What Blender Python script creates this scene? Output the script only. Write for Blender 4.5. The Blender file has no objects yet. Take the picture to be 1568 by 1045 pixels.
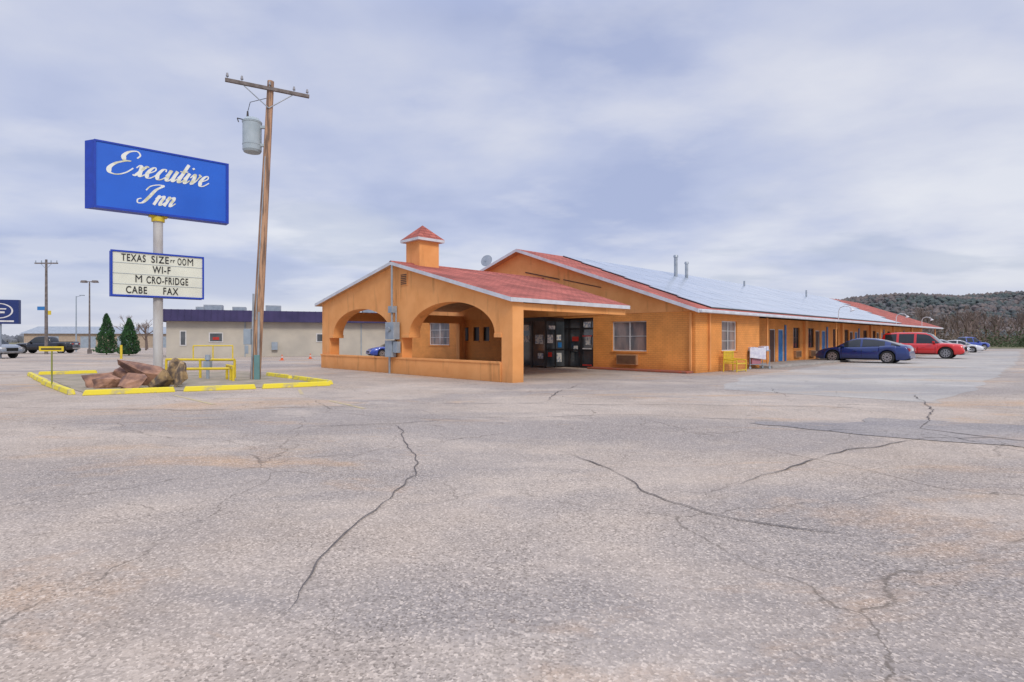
import bpy, bmesh, math, random
from mathutils import Vector, Matrix, noise as mnoise
random.seed(7)
sc = bpy.context.scene
sc.view_settings.view_transform = 'Standard'
sc.view_settings.look = 'None'
sc.view_settings.exposure = 0

# ------------------------------------------------------------------ helpers
def new_mat(name):
    m = bpy.data.materials.new(name); m.use_nodes = True
    nt = m.node_tree
    return m, nt, nt.nodes['Principled BSDF']

def pmat(name, c1, c2=None, scale=3.0, rough=0.8, bump=0.0, bscale=None, metal=0.0, coat=0.0, detail=6, spec=None, stretch=None, lo=0.35, hi=0.65):
    m, nt, b = new_mat(name)
    c1 = tuple(c1)[:3]+(1,)
    b.inputs['Roughness'].default_value = rough
    b.inputs['Metallic'].default_value = metal
    if coat: b.inputs['Coat Weight'].default_value = coat; b.inputs['Coat Roughness'].default_value = 0.05
    if spec is not None: b.inputs['Specular IOR Level'].default_value = spec
    tc = nt.nodes.new('ShaderNodeTexCoord')
    mp = nt.nodes.new('ShaderNodeMapping')
    if stretch: mp.inputs['Scale'].default_value = stretch
    nt.links.new(tc.outputs['Object'], mp.inputs['Vector'])
    if c2 is None: c2 = tuple(x*0.85 for x in c1[:3])
    c2 = tuple(c2)[:3]+(1,)
    n = nt.nodes.new('ShaderNodeTexNoise'); n.inputs['Scale'].default_value = scale; n.inputs['Detail'].default_value = detail
    nt.links.new(mp.outputs[0], n.inputs['Vector'])
    r = nt.nodes.new('ShaderNodeValToRGB')
    r.color_ramp.elements[0].position = lo; r.color_ramp.elements[0].color = c2
    r.color_ramp.elements[1].position = hi; r.color_ramp.elements[1].color = c1
    nt.links.new(n.outputs['Fac'], r.inputs[0]); nt.links.new(r.outputs[0], b.inputs['Base Color'])
    if bump:
        n2 = nt.nodes.new('ShaderNodeTexNoise'); n2.inputs['Scale'].default_value = bscale or scale*6; n2.inputs['Detail'].default_value = 4
        nt.links.new(mp.outputs[0], n2.inputs['Vector'])
        bp = nt.nodes.new('ShaderNodeBump'); bp.inputs['Strength'].default_value = bump; bp.inputs['Distance'].default_value = 0.02
        nt.links.new(n2.outputs['Fac'], bp.inputs['Height']); nt.links.new(bp.outputs[0], b.inputs['Normal'])
    return m

def empty(name, loc=(0,0,0), rz=0.0):
    e = bpy.data.objects.new(name, None); sc.collection.objects.link(e)
    e.location = loc; e.rotation_euler = (0,0,rz); e.empty_display_size = 0.5
    return e

class MB:
    def __init__(s): s.v=[]; s.f=[]; s.m=[]; s.sm=[]
    def add(s, vs, fs, m=0, smooth=False):
        o=len(s.v); s.v += [tuple(p) for p in vs]
        for f in fs: s.f.append(tuple(o+i for i in f)); s.m.append(m); s.sm.append(smooth)
    def hexa(s, p, m=0, ms=None):
        fs=[(3,2,1,0),(4,5,6,7),(0,1,5,4),(1,2,6,5),(2,3,7,6),(3,0,4,7)]
        o=len(s.v); s.v += [tuple(q) for q in p]
        for k,f in enumerate(fs):
            s.f.append(tuple(o+i for i in f)); s.m.append(m if ms is None else ms[k]); s.sm.append(False)
    def box(s,x0,x1,y0,y1,z0,z1,m=0):
        s.hexa([(x0,y0,z0),(x1,y0,z0),(x1,y1,z0),(x0,y1,z0),(x0,y0,z1),(x1,y0,z1),(x1,y1,z1),(x0,y1,z1)],m)
    def prism(s, poly, z0, z1, m=0, mt=None):
        n=len(poly)
        vs=[(x,y,z0) for x,y in poly]+[(x,y,z1) for x,y in poly]
        s.add(vs,[tuple(range(n-1,-1,-1))]+[(i,(i+1)%n,n+(i+1)%n,n+i) for i in range(n)],m)
        s.add([(x,y,z1) for x,y in poly],[tuple(range(n))],m if mt is None else mt)
    def cyl(s,p0,p1,r0,r1=None,n=12,m=0,smooth=True,caps=True):
        if r1 is None: r1=r0
        p0=Vector(p0); p1=Vector(p1); d=(p1-p0).normalized()
        a=d.orthogonal().normalized(); b=d.cross(a)
        vs=[]
        for p,r in ((p0,r0),(p1,r1)):
            for k in range(n):
                t=2*math.pi*k/n; vs.append(p+a*(r*math.cos(t))+b*(r*math.sin(t)))
        s.add(vs,[(k,(k+1)%n,n+(k+1)%n,n+k) for k in range(n)],m,smooth)
        if caps:
            s.add(vs[:n],[tuple(range(n-1,-1,-1))],m); s.add(vs[n:],[tuple(range(n))],m)
    def tube(s,pts,r,n=8,m=0):
        for a,b in zip(pts[:-1],pts[1:]): s.cyl(a,b,r,r,n,m)
    def build(s,name,mats,parent=None,loc=None,rz=None,bevel=0,recalc=True,rot=None):
        me=bpy.data.meshes.new(name); me.from_pydata(s.v,[],s.f)
        for mt in mats: me.materials.append(mt)
        me.polygons.foreach_set('material_index',s.m); me.polygons.foreach_set('use_smooth',s.sm)
        me.update()
        if recalc:
            bm=bmesh.new(); bm.from_mesh(me); bmesh.ops.recalc_face_normals(bm,faces=bm.faces); bm.to_mesh(me); bm.free()
        ob=bpy.data.objects.new(name,me); sc.collection.objects.link(ob)
        if parent: ob.parent=parent
        if loc: ob.location=loc
        if rz is not None: ob.rotation_euler=(0,0,rz)
        if rot: ob.rotation_euler=rot
        if bevel:
            md=ob.modifiers.new('bev','BEVEL'); md.width=bevel; md.segments=2; md.limit_method='ANGLE'
        return ob

# ------------------------------------------------------------------ camera
cam = bpy.data.cameras.new('camera'); co = bpy.data.objects.new('camera', cam); sc.collection.objects.link(co)
co.location=(0,0,1.55); co.rotation_euler=(math.radians(90),0,0)
cam.lens=19.5; cam.sensor_width=36; cam.shift_y=-0.0016; cam.clip_end=6000; cam.clip_start=0.05
sc.camera=co

# ------------------------------------------------------------------ world
SUN_EL=math.radians(42); SUN_AZ_VEC=Vector((0.42,-0.91,0)).normalized()   # towards the sun
w=bpy.data.worlds.new('World'); sc.world=w; w.use_nodes=True
nt=w.node_tree; N=nt.nodes; Lk=nt.links
bg=N['Background']; bg.inputs['Strength'].default_value=0.1
sky=N.new('ShaderNodeTexSky'); sky.sky_type='NISHITA'; sky.sun_disc=False
sky.sun_elevation=SUN_EL; sky.sun_rotation=math.atan2(SUN_AZ_VEC.x,SUN_AZ_VEC.y)
tc=N.new('ShaderNodeTexCoord'); sx=N.new('ShaderNodeSeparateXYZ'); Lk.new(tc.outputs['Generated'],sx.inputs[0])
def math_(op,a=None,b=None,c=None,clamp=False):
    n=N.new('ShaderNodeMath'); n.operation=op; n.use_clamp=clamp
    for i,v in enumerate((a,b,c)):
        if v is None: continue
        if isinstance(v,(int,float)): n.inputs[i].default_value=v
        else: Lk.new(v,n.inputs[i])
    return n.outputs[0]
def wramp(fac,els):
    r=N.new('ShaderNodeValToRGB'); 
    while len(r.color_ramp.elements)<len(els): r.color_ramp.elements.new(0.5)
    for e,(p,c) in zip(r.color_ramp.elements,els): e.position=p; e.color=c
    Lk.new(fac,r.inputs[0]); return r.outputs[0]
def wmix(f,a,b):
    m=N.new('ShaderNodeMix'); m.data_type='RGBA'
    if isinstance(f,(int,float)): m.inputs[0].default_value=f
    else: Lk.new(f,m.inputs[0])
    for v,i in ((a,6),(b,7)):
        if isinstance(v,tuple): m.inputs[i].default_value=v
        else: Lk.new(v,m.inputs[i])
    return m.outputs[2]
zc=math_('MAXIMUM',sx.outputs[2],0.0)
zz=math_('ADD',zc,0.16)
px=math_('DIVIDE',sx.outputs[0],zz); py=math_('DIVIDE',sx.outputs[1],zz)
cb=N.new('ShaderNodeCombineXYZ'); Lk.new(px,cb.inputs[0]); Lk.new(py,cb.inputs[1])
def wnoise(scale,detail,rough,vec=None,dist=0.0,off=(0,0,0),sc3=(1,1,1)):
    mp=N.new('ShaderNodeMapping'); mp.inputs['Location'].default_value=off; mp.inputs['Scale'].default_value=sc3
    Lk.new(vec or cb.outputs[0],mp.inputs[0])
    n=N.new('ShaderNodeTexNoise'); n.inputs['Scale'].default_value=scale; n.inputs['Detail'].default_value=detail
    n.inputs['Roughness'].default_value=rough; n.inputs['Distortion'].default_value=dist
    Lk.new(mp.outputs[0],n.inputs['Vector']); return n.outputs['Fac']
n1=wnoise(0.85,6,0.50,dist=0.1,off=(1.4,6.2,0),sc3=(1,1.1,1))
sidew=math_('MULTIPLY_ADD',sx.outputs[0],0.08,0.0)
n1b=math_('ADD',n1,sidew)
c1=wramp(n1b,[(0.35,(4.2,4.8,7.0,1)),(0.46,(5.3,5.8,7.7,1)),(0.56,(6.5,6.8,8.1,1)),(0.67,(7.7,7.9,8.7,1))])
n2=wnoise(1.15,6,0.5,off=(2.7,9.2,0),sc3=(0.75,1.2,1))
band=wramp(zc,[(0.04,(0,0,0,1)),(0.09,(1,1,1,1)),(0.20,(.7,.7,.7,1)),(0.30,(0,0,0,1))])
dk=wramp(n2,[(0.54,(0,0,0,1)),(0.61,(1,1,1,1))])
dkm=math_('MULTIPLY',dk,band); dkm=math_('MULTIPLY',dkm,0.42)
c2=wmix(dkm,c1,(3.7,4.4,6.0,1))
n3=wnoise(1.5,6,0.55,off=(12.7,1.2,0),sc3=(0.8,1.1,1))
wl=wramp(n3,[(0.52,(0,0,0,1)),(0.66,(.35,.35,.35,1))])
c2=wmix(wl,c2,(8.4,8.4,8.9,1))
hz=wramp(zc,[(0.0,(1,1,1,1)),(0.15,(0,0,0,1))])
hzf=math_('MULTIPLY',hz,0.55)
c3=wmix(hzf,c2,(7.6,7.6,8.0,1))
c4=wmix(0.10,c3,sky.outputs[0])
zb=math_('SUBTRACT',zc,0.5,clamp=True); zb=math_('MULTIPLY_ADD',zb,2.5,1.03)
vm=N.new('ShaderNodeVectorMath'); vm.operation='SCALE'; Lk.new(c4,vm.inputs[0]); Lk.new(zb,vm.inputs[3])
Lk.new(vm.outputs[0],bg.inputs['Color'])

sun=bpy.data.lights.new('sun','SUN'); sun.energy=1.5; sun.angle=math.radians(14); sun.color=(1.0,0.91,0.78)
so=bpy.data.objects.new('sun',sun); sc.collection.objects.link(so)
dirv=Vector((SUN_AZ_VEC.x*math.cos(SUN_EL),SUN_AZ_VEC.y*math.cos(SUN_EL),math.sin(SUN_EL)))
so.rotation_euler=dirv.to_track_quat('Z','Y').to_euler(); so.location=(20,-20,30)

# ------------------------------------------------------------------ ground material
def asphalt(name, base, light, dark, stain, crackamt=1.0, speck=1.0, darkthr=0.48):
    m,nt,b=new_mat(name); b.inputs['Roughness'].default_value=0.9; b.inputs['Specular IOR Level'].default_value=0.2
    NN=nt.nodes; LL=nt.links
    tc=NN.new('ShaderNodeTexCoord').outputs['Object']
    def noise(scale,detail=5,rough=0.55,dist=0,st=None,off=None):
        v=tc
        if st or off:
            mp=NN.new('ShaderNodeMapping'); 
            if st: mp.inputs['Scale'].default_value=st
            if off: mp.inputs['Location'].default_value=off
            LL.new(tc,mp.inputs[0]); v=mp.outputs[0]
        n=NN.new('ShaderNodeTexNoise'); n.inputs['Scale'].default_value=scale; n.inputs['Detail'].default_value=detail
        n.inputs['Roughness'].default_value=rough; n.inputs['Distortion'].default_value=dist
        LL.new(v,n.inputs['Vector']); return n.outputs['Fac']
    def ramp(f,a,bb,ca=0,cb=1):
        r=NN.new('ShaderNodeMapRange'); r.inputs[1].default_value=a; r.inputs[2].default_value=bb; r.inputs[3].default_value=ca; r.inputs[4].default_value=cb
        LL.new(f,r.inputs[0]); return r.outputs[0]
    def mix(f,a,bb,mode='MIX'):
        mm=NN.new('ShaderNodeMix'); mm.data_type='RGBA'; mm.blend_type=mode
        if isinstance(f,(int,float)): mm.inputs[0].default_value=f
        else: LL.new(f,mm.inputs[0])
        for v,i in ((a,6),(bb,7)):
            if isinstance(v,tuple): mm.inputs[i].default_value=tuple(v)[:3]+(1,)
            else: LL.new(v,mm.inputs[i])
        return mm.outputs[2]
    def mul(a,bb):
        mm=NN.new('ShaderNodeMath'); mm.operation='MULTIPLY'
        for v,i in ((a,0),(bb,1)):
            if isinstance(v,(int,float)): mm.inputs[i].default_value=v
            else: LL.new(v,mm.inputs[i])
        return mm.outputs[0]
    c=mix(ramp(noise(0.22,6,0.6,0.6),0.38,0.62),base,light)
    sX=NN.new('ShaderNodeSeparateXYZ'); LL.new(tc,sX.inputs[0])
    side=ramp(sX.outputs[0],-3,9,0,0.07)
    ad=NN.new('ShaderNodeMath'); ad.operation='ADD'; LL.new(noise(0.16,7,0.62,0.7,st=(.6,1.4,1),off=(11,5,0)),ad.inputs[0]); LL.new(side,ad.inputs[1])
    c=mix(mul(ramp(ad.outputs[0],darkthr,darkthr+.12),0.68),c,dark)
    c=mix(mul(ramp(noise(0.34,8,0.68,0.5,st=(0.45,1.1,1),off=(4,9,0)),0.54,0.64),0.70),c,stain)
    c=mix(mul(ramp(noise(0.5,8,0.7,0.3,st=(0.6,1,1),off=(14,2,0)),0.55,0.66),0.55),c,tuple(x*1.15 for x in light[:3]))
    c=mix(mul(ramp(noise(1.6,6,0.7),0.42,0.72),0.34),c,dark)
    v=NN.new('ShaderNodeTexVoronoi'); v.inputs['Scale'].default_value=72; LL.new(tc,v.inputs['Vector'])
    sp=NN.new('ShaderNodeSeparateColor'); LL.new(v.outputs['Color'],sp.inputs[0])
    dens=ramp(noise(0.6,4,0.6,off=(3,3,0)),0.35,0.65,0.45,1.2)
    c=mix(mul(mul(ramp(sp.outputs[0],0.45,1.0),0.56*speck),dens),c,tuple(x*0.22 for x in base[:3]))
    c=mix(mul(ramp(sp.outputs[1],0.7,1.0),0.42*speck),c,tuple(min(1,x*1.8) for x in light[:3]))
    f2=noise(16,6,0.8)
    c=mix(mul(ramp(f2,0.5,0.72),0.40*speck),c,tuple(x*0.40 for x in base[:3]))
    v2=NN.new('ShaderNodeTexVoronoi'); v2.inputs['Scale'].default_value=0.55; LL.new(tc,v2.inputs['Vector'])
    c=mix(mul(ramp(v2.outputs['Distance'],0.02,0.035,1,0),0.55),c,tuple(x*0.3 for x in base[:3]))
    def crack(scale,wid,off,thr):
        mp=NN.new('ShaderNodeMapping'); mp.inputs['Location'].default_value=off; LL.new(tc,mp.inputs[0])
        nn=NN.new('ShaderNodeTexNoise'); nn.inputs['Scale'].default_value=0.9; nn.inputs['Detail'].default_value=7; nn.inputs['Roughness'].default_value=0.58; LL.new(mp.outputs[0],nn.inputs['Vector'])
        vm=NN.new('ShaderNodeVectorMath'); vm.operation='MULTIPLY_ADD'; vm.inputs[1].default_value=(1.0,1.0,0); LL.new(nn.outputs['Color'],vm.inputs[0]); LL.new(mp.outputs[0],vm.inputs[2])
        vv=NN.new('ShaderNodeTexVoronoi'); vv.feature='DISTANCE_TO_EDGE'; vv.inputs['Scale'].default_value=scale; LL.new(vm.outputs[0],vv.inputs['Vector'])
        line=ramp(vv.outputs['Distance'],wid*0.2,wid,1,0)
        mask=ramp(noise(0.45,4,0.6,off=(off[0]*2,off[1]+3,0)),thr,thr+0.10)
        return mul(line,mask)
    k1=crack(0.20,0.0026,(2,8,0),0.42); k2=crack(0.62,0.0056,(7,1,0),0.48); k3=crack(1.9,0.015,(1,4,0),0.57)
    dcol=tuple(x*0.28 for x in base[:3])
    c=mix(mul(k1,0.62*crackamt),c,dcol); c=mix(mul(k2,0.58*crackamt),c,dcol); c=mix(mul(k3,0.48*crackamt),c,dcol)
    LL.new(c,b.inputs['Base Color'])
    bp=NN.new('ShaderNodeBump'); bp.inputs['Strength'].default_value=0.4; bp.inputs['Distance'].default_value=0.008
    LL.new(v.outputs['Distance'],bp.inputs['Height']); LL.new(bp.outputs[0],b.inputs['Normal'])
    return m
M_ground=asphalt('asphalt_lot',(.45,.37,.30),(.56,.475,.395),(.285,.26,.25),(.57,.37,.22))
M_conc=asphalt('old_concrete',(.45,.415,.37),(.53,.50,.45),(.33,.315,.31),(.53,.40,.28),1.1,0.7,0.51)
M_patch=asphalt('dark_asphalt',(.34,.31,.29),(.40,.36,.33),(.23,.22,.23),(.52,.37,.25),1.4,1.0,0.50)
M_field=pmat('dry_grass',(.20,.17,.09),(.13,.13,.06),scale=0.05,rough=1)

g=MB(); 
R=4000
g.add([(-R,-60,0),(R,-60,0),(R,R,0),(-R,R,0)],[(0,1,2,3)],0)
g.build('ground',[M_ground],recalc=False)
def sheet(name,pts,z,mat):
    b=MB(); b.add([(x,y,z) for x,y in pts],[tuple(range(len(pts)))],0); return b.build(name,[mat],recalc=False)
def wobble(pts,step=0.6,amp=0.12):
    out=[]
    n=len(pts)
    for k in range(n):
        a=Vector(pts[k]); b=Vector(pts[(k+1)%n]); m=max(2,int((b-a).length/step))
        for q in range(m):
            p=a.lerp(b,q/m); f=mnoise.noise(Vector((p.x*.5,p.y*.5,0)))*amp*4
            out.append((p.x+f+random.uniform(-amp,amp)*.5,p.y-f+random.uniform(-amp,amp)*.5))
    return out
sheet('concrete_pavement',wobble([(10.4,13.4),(6.6,17.2),(9.5,23.0),(18.2,32.5),(60,72),(66,72),(30,33)],0.8,0.07),0.004,M_conc)
sheet('asphalt_patch',wobble([(4.6,10.0),(6.6,8.3),(9.0,7.3),(13,7.9),(22,14),(14.8,12.6),(12.4,11.0),(9.0,10.2),(6.8,10.9)],0.25,0.22),0.008,M_patch)
sheet('grass_field',[(-20,110),(62,92),(2500,150),(2500,2600),(-2500,2600),(-2500,140)],0.03,M_field)
# long open cracks and tar lines in the paving
cr=MB(); zk=0.011
def crackline(pts,wd):
    global zk
    P=[]
    for a,b in zip(pts[:-1],pts[1:]):
        a=Vector(a); b=Vector(b); m=max(3,int((b-a).length/0.09))
        for q in range(m): P.append(a.lerp(b,q/m))
    P.append(Vector(pts[-1])); n=len(P); off=random.uniform(0,50); Q=[]
    for k,p in enumerate(P):
        d=P[min(k+1,n-1)]-P[max(k-1,0)]; nn=Vector((-d.y,d.x)).normalized()
        o=mnoise.noise(Vector((k*.05,off,0)))*.28+mnoise.noise(Vector((k*.3,off,5)))*.07
        Q.append((p+nn*o,nn))
    for k in range(n-1):
        (p,a),(q,b)=Q[k],Q[k+1]
        w0=wd*max(.12,(.6+.9*mnoise.noise(Vector((k*.17,off,9)))))*min(1,k/8+.1,(n-1-k)/8+.1); w1=wd*max(.12,(.6+.9*mnoise.noise(Vector(((k+1)*.17,off,9)))))*min(1,(k+1)/8+.1,(n-2-k)/8+.1)
        cr.add([(*(p-a*w0),zk),(*(q-b*w1),zk),(*(q+b*w1),zk),(*(p+a*w0),zk)],[(0,1,2,3)],0)
    zk+=.0005
crackline([(.6,7.6),(1.4,5.6),(2.0,4.8),(2.7,4.3)],.012)
crackline([(2.4,5.9),(3.4,6.8),(4.7,7.75),(6.5,8.6),(9.5,9.1)],.014)
crackline([(-3.8,9.8),(-2.2,10.1),(-.8,11),(2.9,11.3),(5.6,10.2)],.014)
crackline([(-1.3,3.1),(-1.24,4.7),(-1.0,6.3),(-1.6,8.4),(-2.2,10.1)],.010)
crackline([(9.0,6.5),(7.2,9.6),(9.2,12.2),(11.2,15.5)],.018)
crackline([(-12,12.5),(-7,12.2),(-2,13.3),(3,13.2),(8,12.6)],.018)
crackline([(1.0,14),(1.6,17),(2.6,19.5)],.016)
cr.build('pavement_cracks',[pmat('crack_fill',(.15,.13,.12),(.09,.08,.08),scale=4,rough=1)],recalc=False)
M_line=pmat('faded_yellow_paint',(.56,.46,.20),(.46,.38,.29),scale=9,rough=0.9,detail=8)
def stripe(u):
    (x0,y0),(x1,y1)=u; d=Vector((x1-x0,y1-y0)); nrm=Vector((-d.y,d.x)).normalized()*0.05
    return [(x0-nrm.x,y0-nrm.y),(x1-nrm.x,y1-nrm.y),(x1+nrm.x,y1+nrm.y),(x0+nrm.x,y0+nrm.y)]
b=MB()
for u in [((-9.4,15.4),(-7.1,13.2)),((-4.6,14.0),(-3.3,12.4)),((-6.6,17.2),(-5.9,15.6))]:
    b.add([(x,y,0.005) for x,y in stripe(u)],[(0,1,2,3)],0)
b.build('parking_lines',[M_line],recalc=False)

# ------------------------------------------------------------------ building materials
def brick_mat(name,c1,c2,mortar):
    m,nt,b=new_mat(name); b.inputs['Roughness'].default_value=0.75
    NN=nt.nodes; LL=nt.links
    tc=NN.new('ShaderNodeTexCoord'); s=NN.new('ShaderNodeSeparateXYZ'); LL.new(tc.outputs['Object'],s.inputs[0])
    a=NN.new('ShaderNodeMath'); a.operation='ADD'; LL.new(s.outputs[0],a.inputs[0]); LL.new(s.outputs[1],a.inputs[1])
    c=NN.new('ShaderNodeCombineXYZ'); LL.new(a.outputs[0],c.inputs[0]); LL.new(s.outputs[2],c.inputs[1])
    br=NN.new('ShaderNodeTexBrick'); br.inputs['Scale'].default_value=1.0
    br.inputs['Brick Width'].default_value=0.26; br.inputs['Row Height'].default_value=0.095; br.inputs['Mortar Size'].default_value=0.008
    br.inputs['Color1'].default_value=c1; br.inputs['Color2'].default_value=c2; br.inputs['Mortar'].default_value=mortar
    LL.new(c.outputs[0],br.inputs['Vector'])
    n=NN.new('ShaderNodeTexNoise'); n.inputs['Scale'].default_value=1.2; n.inputs['Detail'].default_value=7; LL.new(tc.outputs['Object'],n.inputs['Vector'])
    mr=NN.new('ShaderNodeMapRange'); mr.inputs[1].default_value=.3; mr.inputs[2].default_value=.7; mr.inputs[3].default_value=.84; mr.inputs[4].default_value=1.08; LL.new(n.outputs['Fac'],mr.inputs[0])
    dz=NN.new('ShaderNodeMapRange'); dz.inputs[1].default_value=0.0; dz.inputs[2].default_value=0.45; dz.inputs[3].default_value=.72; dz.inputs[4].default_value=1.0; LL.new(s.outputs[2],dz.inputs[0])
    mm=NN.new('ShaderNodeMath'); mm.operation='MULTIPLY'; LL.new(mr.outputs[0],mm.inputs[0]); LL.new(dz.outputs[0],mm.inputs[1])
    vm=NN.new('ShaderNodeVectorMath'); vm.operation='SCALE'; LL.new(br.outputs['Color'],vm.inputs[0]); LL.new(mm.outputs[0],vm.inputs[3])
    LL.new(vm.outputs[0],b.inputs['Base Color'])
    bp=NN.new('ShaderNodeBump'); bp.inputs['Strength'].default_value=0.45; bp.inputs['Distance'].default_value=0.008; bp.invert=True
    LL.new(br.outputs['Fac'],bp.inputs['Height']); LL.new(bp.outputs[0],b.inputs['Normal'])
    return m
def stucco_mat(name,c1,c2):
    m,nt,b=new_mat(name); b.inputs['Roughness'].default_value=0.9
    NN=nt.nodes; LL=nt.links
    tc=NN.new('ShaderNodeTexCoord'); s=NN.new('ShaderNodeSeparateXYZ'); LL.new(tc.outputs['Object'],s.inputs[0])
    def nz(sc_,st,d=7):
        mp=NN.new('ShaderNodeMapping'); mp.inputs['Scale'].default_value=st; LL.new(tc.outputs['Object'],mp.inputs[0])
        n=NN.new('ShaderNodeTexNoise'); n.inputs['Scale'].default_value=sc_; n.inputs['Detail'].default_value=d; n.inputs['Roughness'].default_value=.62; LL.new(mp.outputs[0],n.inputs['Vector']); return n.outputs['Fac']
    r=NN.new('ShaderNodeValToRGB'); r.color_ramp.elements[0].position=.35; r.color_ramp.elements[0].color=c2+(1,); r.color_ramp.elements[1].position=.62; r.color_ramp.elements[1].color=c1+(1,)
    LL.new(nz(1.0,(1,1,1)),r.inputs[0])
    mr=NN.new('ShaderNodeMapRange'); mr.inputs[1].default_value=.56; mr.inputs[2].default_value=.72; mr.inputs[3].default_value=1.0; mr.inputs[4].default_value=.68; LL.new(nz(1.6,(1.6,1.6,.22)),mr.inputs[0])
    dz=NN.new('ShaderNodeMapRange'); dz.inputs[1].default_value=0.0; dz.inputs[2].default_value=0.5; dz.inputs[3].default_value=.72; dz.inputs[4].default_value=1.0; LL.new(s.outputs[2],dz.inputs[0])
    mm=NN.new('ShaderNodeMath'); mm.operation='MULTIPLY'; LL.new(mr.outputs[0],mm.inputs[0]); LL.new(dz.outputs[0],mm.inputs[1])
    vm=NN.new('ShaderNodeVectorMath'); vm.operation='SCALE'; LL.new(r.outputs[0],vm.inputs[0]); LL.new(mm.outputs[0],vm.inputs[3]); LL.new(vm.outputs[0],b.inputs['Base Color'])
    bp=NN.new('ShaderNodeBump'); bp.inputs['Strength'].default_value=.35; bp.inputs['Distance'].default_value=.02; LL.new(nz(26,(1,1,1),3),bp.inputs['Height']); LL.new(bp.outputs[0],b.inputs['Normal'])
    return m
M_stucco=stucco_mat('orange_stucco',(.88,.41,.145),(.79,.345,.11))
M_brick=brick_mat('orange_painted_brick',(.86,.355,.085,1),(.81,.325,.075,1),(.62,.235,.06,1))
def shingle(name,c1,c2):
    m,nt,b=new_mat(name); b.inputs['Roughness'].default_value=0.9; b.inputs['Specular IOR Level'].default_value=.3
    NN=nt.nodes; LL=nt.links
    tc=NN.new('ShaderNodeTexCoord')
    br=NN.new('ShaderNodeTexBrick'); br.inputs['Scale'].default_value=1.0; br.inputs['Brick Width'].default_value=0.35; br.inputs['Row Height'].default_value=0.16; br.inputs['Mortar Size'].default_value=0.012
    br.inputs['Color1'].default_value=c1; br.inputs['Color2'].default_value=c2; br.inputs['Mortar'].default_value=tuple(x*.45 for x in c2[:3])+(1,)
    LL.new(tc.outputs['Object'],br.inputs['Vector'])
    n=NN.new('ShaderNodeTexNoise'); n.inputs['Scale'].default_value=0.8; n.inputs['Detail'].default_value=8; LL.new(tc.outputs['Object'],n.inputs['Vector'])
    mr=NN.new('ShaderNodeMapRange'); mr.inputs[1].default_value=.3; mr.inputs[2].default_value=.7; mr.inputs[3].default_value=.65; mr.inputs[4].default_value=1.25; LL.new(n.outputs['Fac'],mr.inputs[0])
    vm=NN.new('ShaderNodeVectorMath'); vm.operation='SCALE'; LL.new(br.outputs['Color'],vm.inputs[0]); LL.new(mr.outputs[0],vm.inputs[3])
    LL.new(vm.outputs[0],b.inputs['Base Color']); return m
M_shing=shingle('red_shingles',(.49,.145,.11,1),(.39,.11,.085,1))
M_fascia=pmat('white_fascia',(.66,.69,.74),(.55,.57,.61),scale=2.5,rough=0.6)
M_panel=pmat('solar_panel_glass',(.50,.55,.62),(.40,.46,.54),scale=0.5,rough=0.2,spec=1.0)  # pale base colour stands in for sky reflected off dark panels
M_soffit=pmat('soffit',(.60,.38,.20),(.50,.30,.16),rough=0.9)
M_glass=pmat('window_glass',(.035,.045,.055),(.10,.11,.12),scale=0.9,rough=0.06,spec=0.9)
M_curt=pmat('curtained_glass',(.34,.25,.22),(.10,.10,.11),scale=2.2,rough=0.12,spec=0.8,stretch=(1,1,0.3))
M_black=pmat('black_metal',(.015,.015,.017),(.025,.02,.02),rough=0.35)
M_white=pmat('white_paint',(.72,.72,.72),(.58,.58,.58),rough=0.5)
M_blue=pmat('blue_door_paint',(.03,.20,.50),(.02,.15,.42),rough=0.45)
M_brown=pmat('brown_paint',(.10,.045,.025),(.07,.03,.02),rough=0.6)
M_galv=pmat('galvanised_metal',(.42,.46,.50),(.30,.34,.38),scale=3,rough=0.45,metal=0.4)
M_grey=pmat('grey_paint',(.34,.40,.46),(.26,.32,.38),rough=0.5)
M_redk=pmat('red_kerb_paint',(.42,.10,.05),(.26,.12,.08),scale=4,rough=0.85)
M_concw=pmat('walk_concrete',(.42,.40,.37),(.33,.31,.29),scale=2,rough=0.9,bump=0.2)
M_red=pmat('red_metal',(.5,.03,.02),rough=0.4)
M_paper=pmat('pasted_notices',(.70,.70,.66),(.30,.36,.45),scale=7,rough=0.6,lo=.45,hi=.5)

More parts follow.
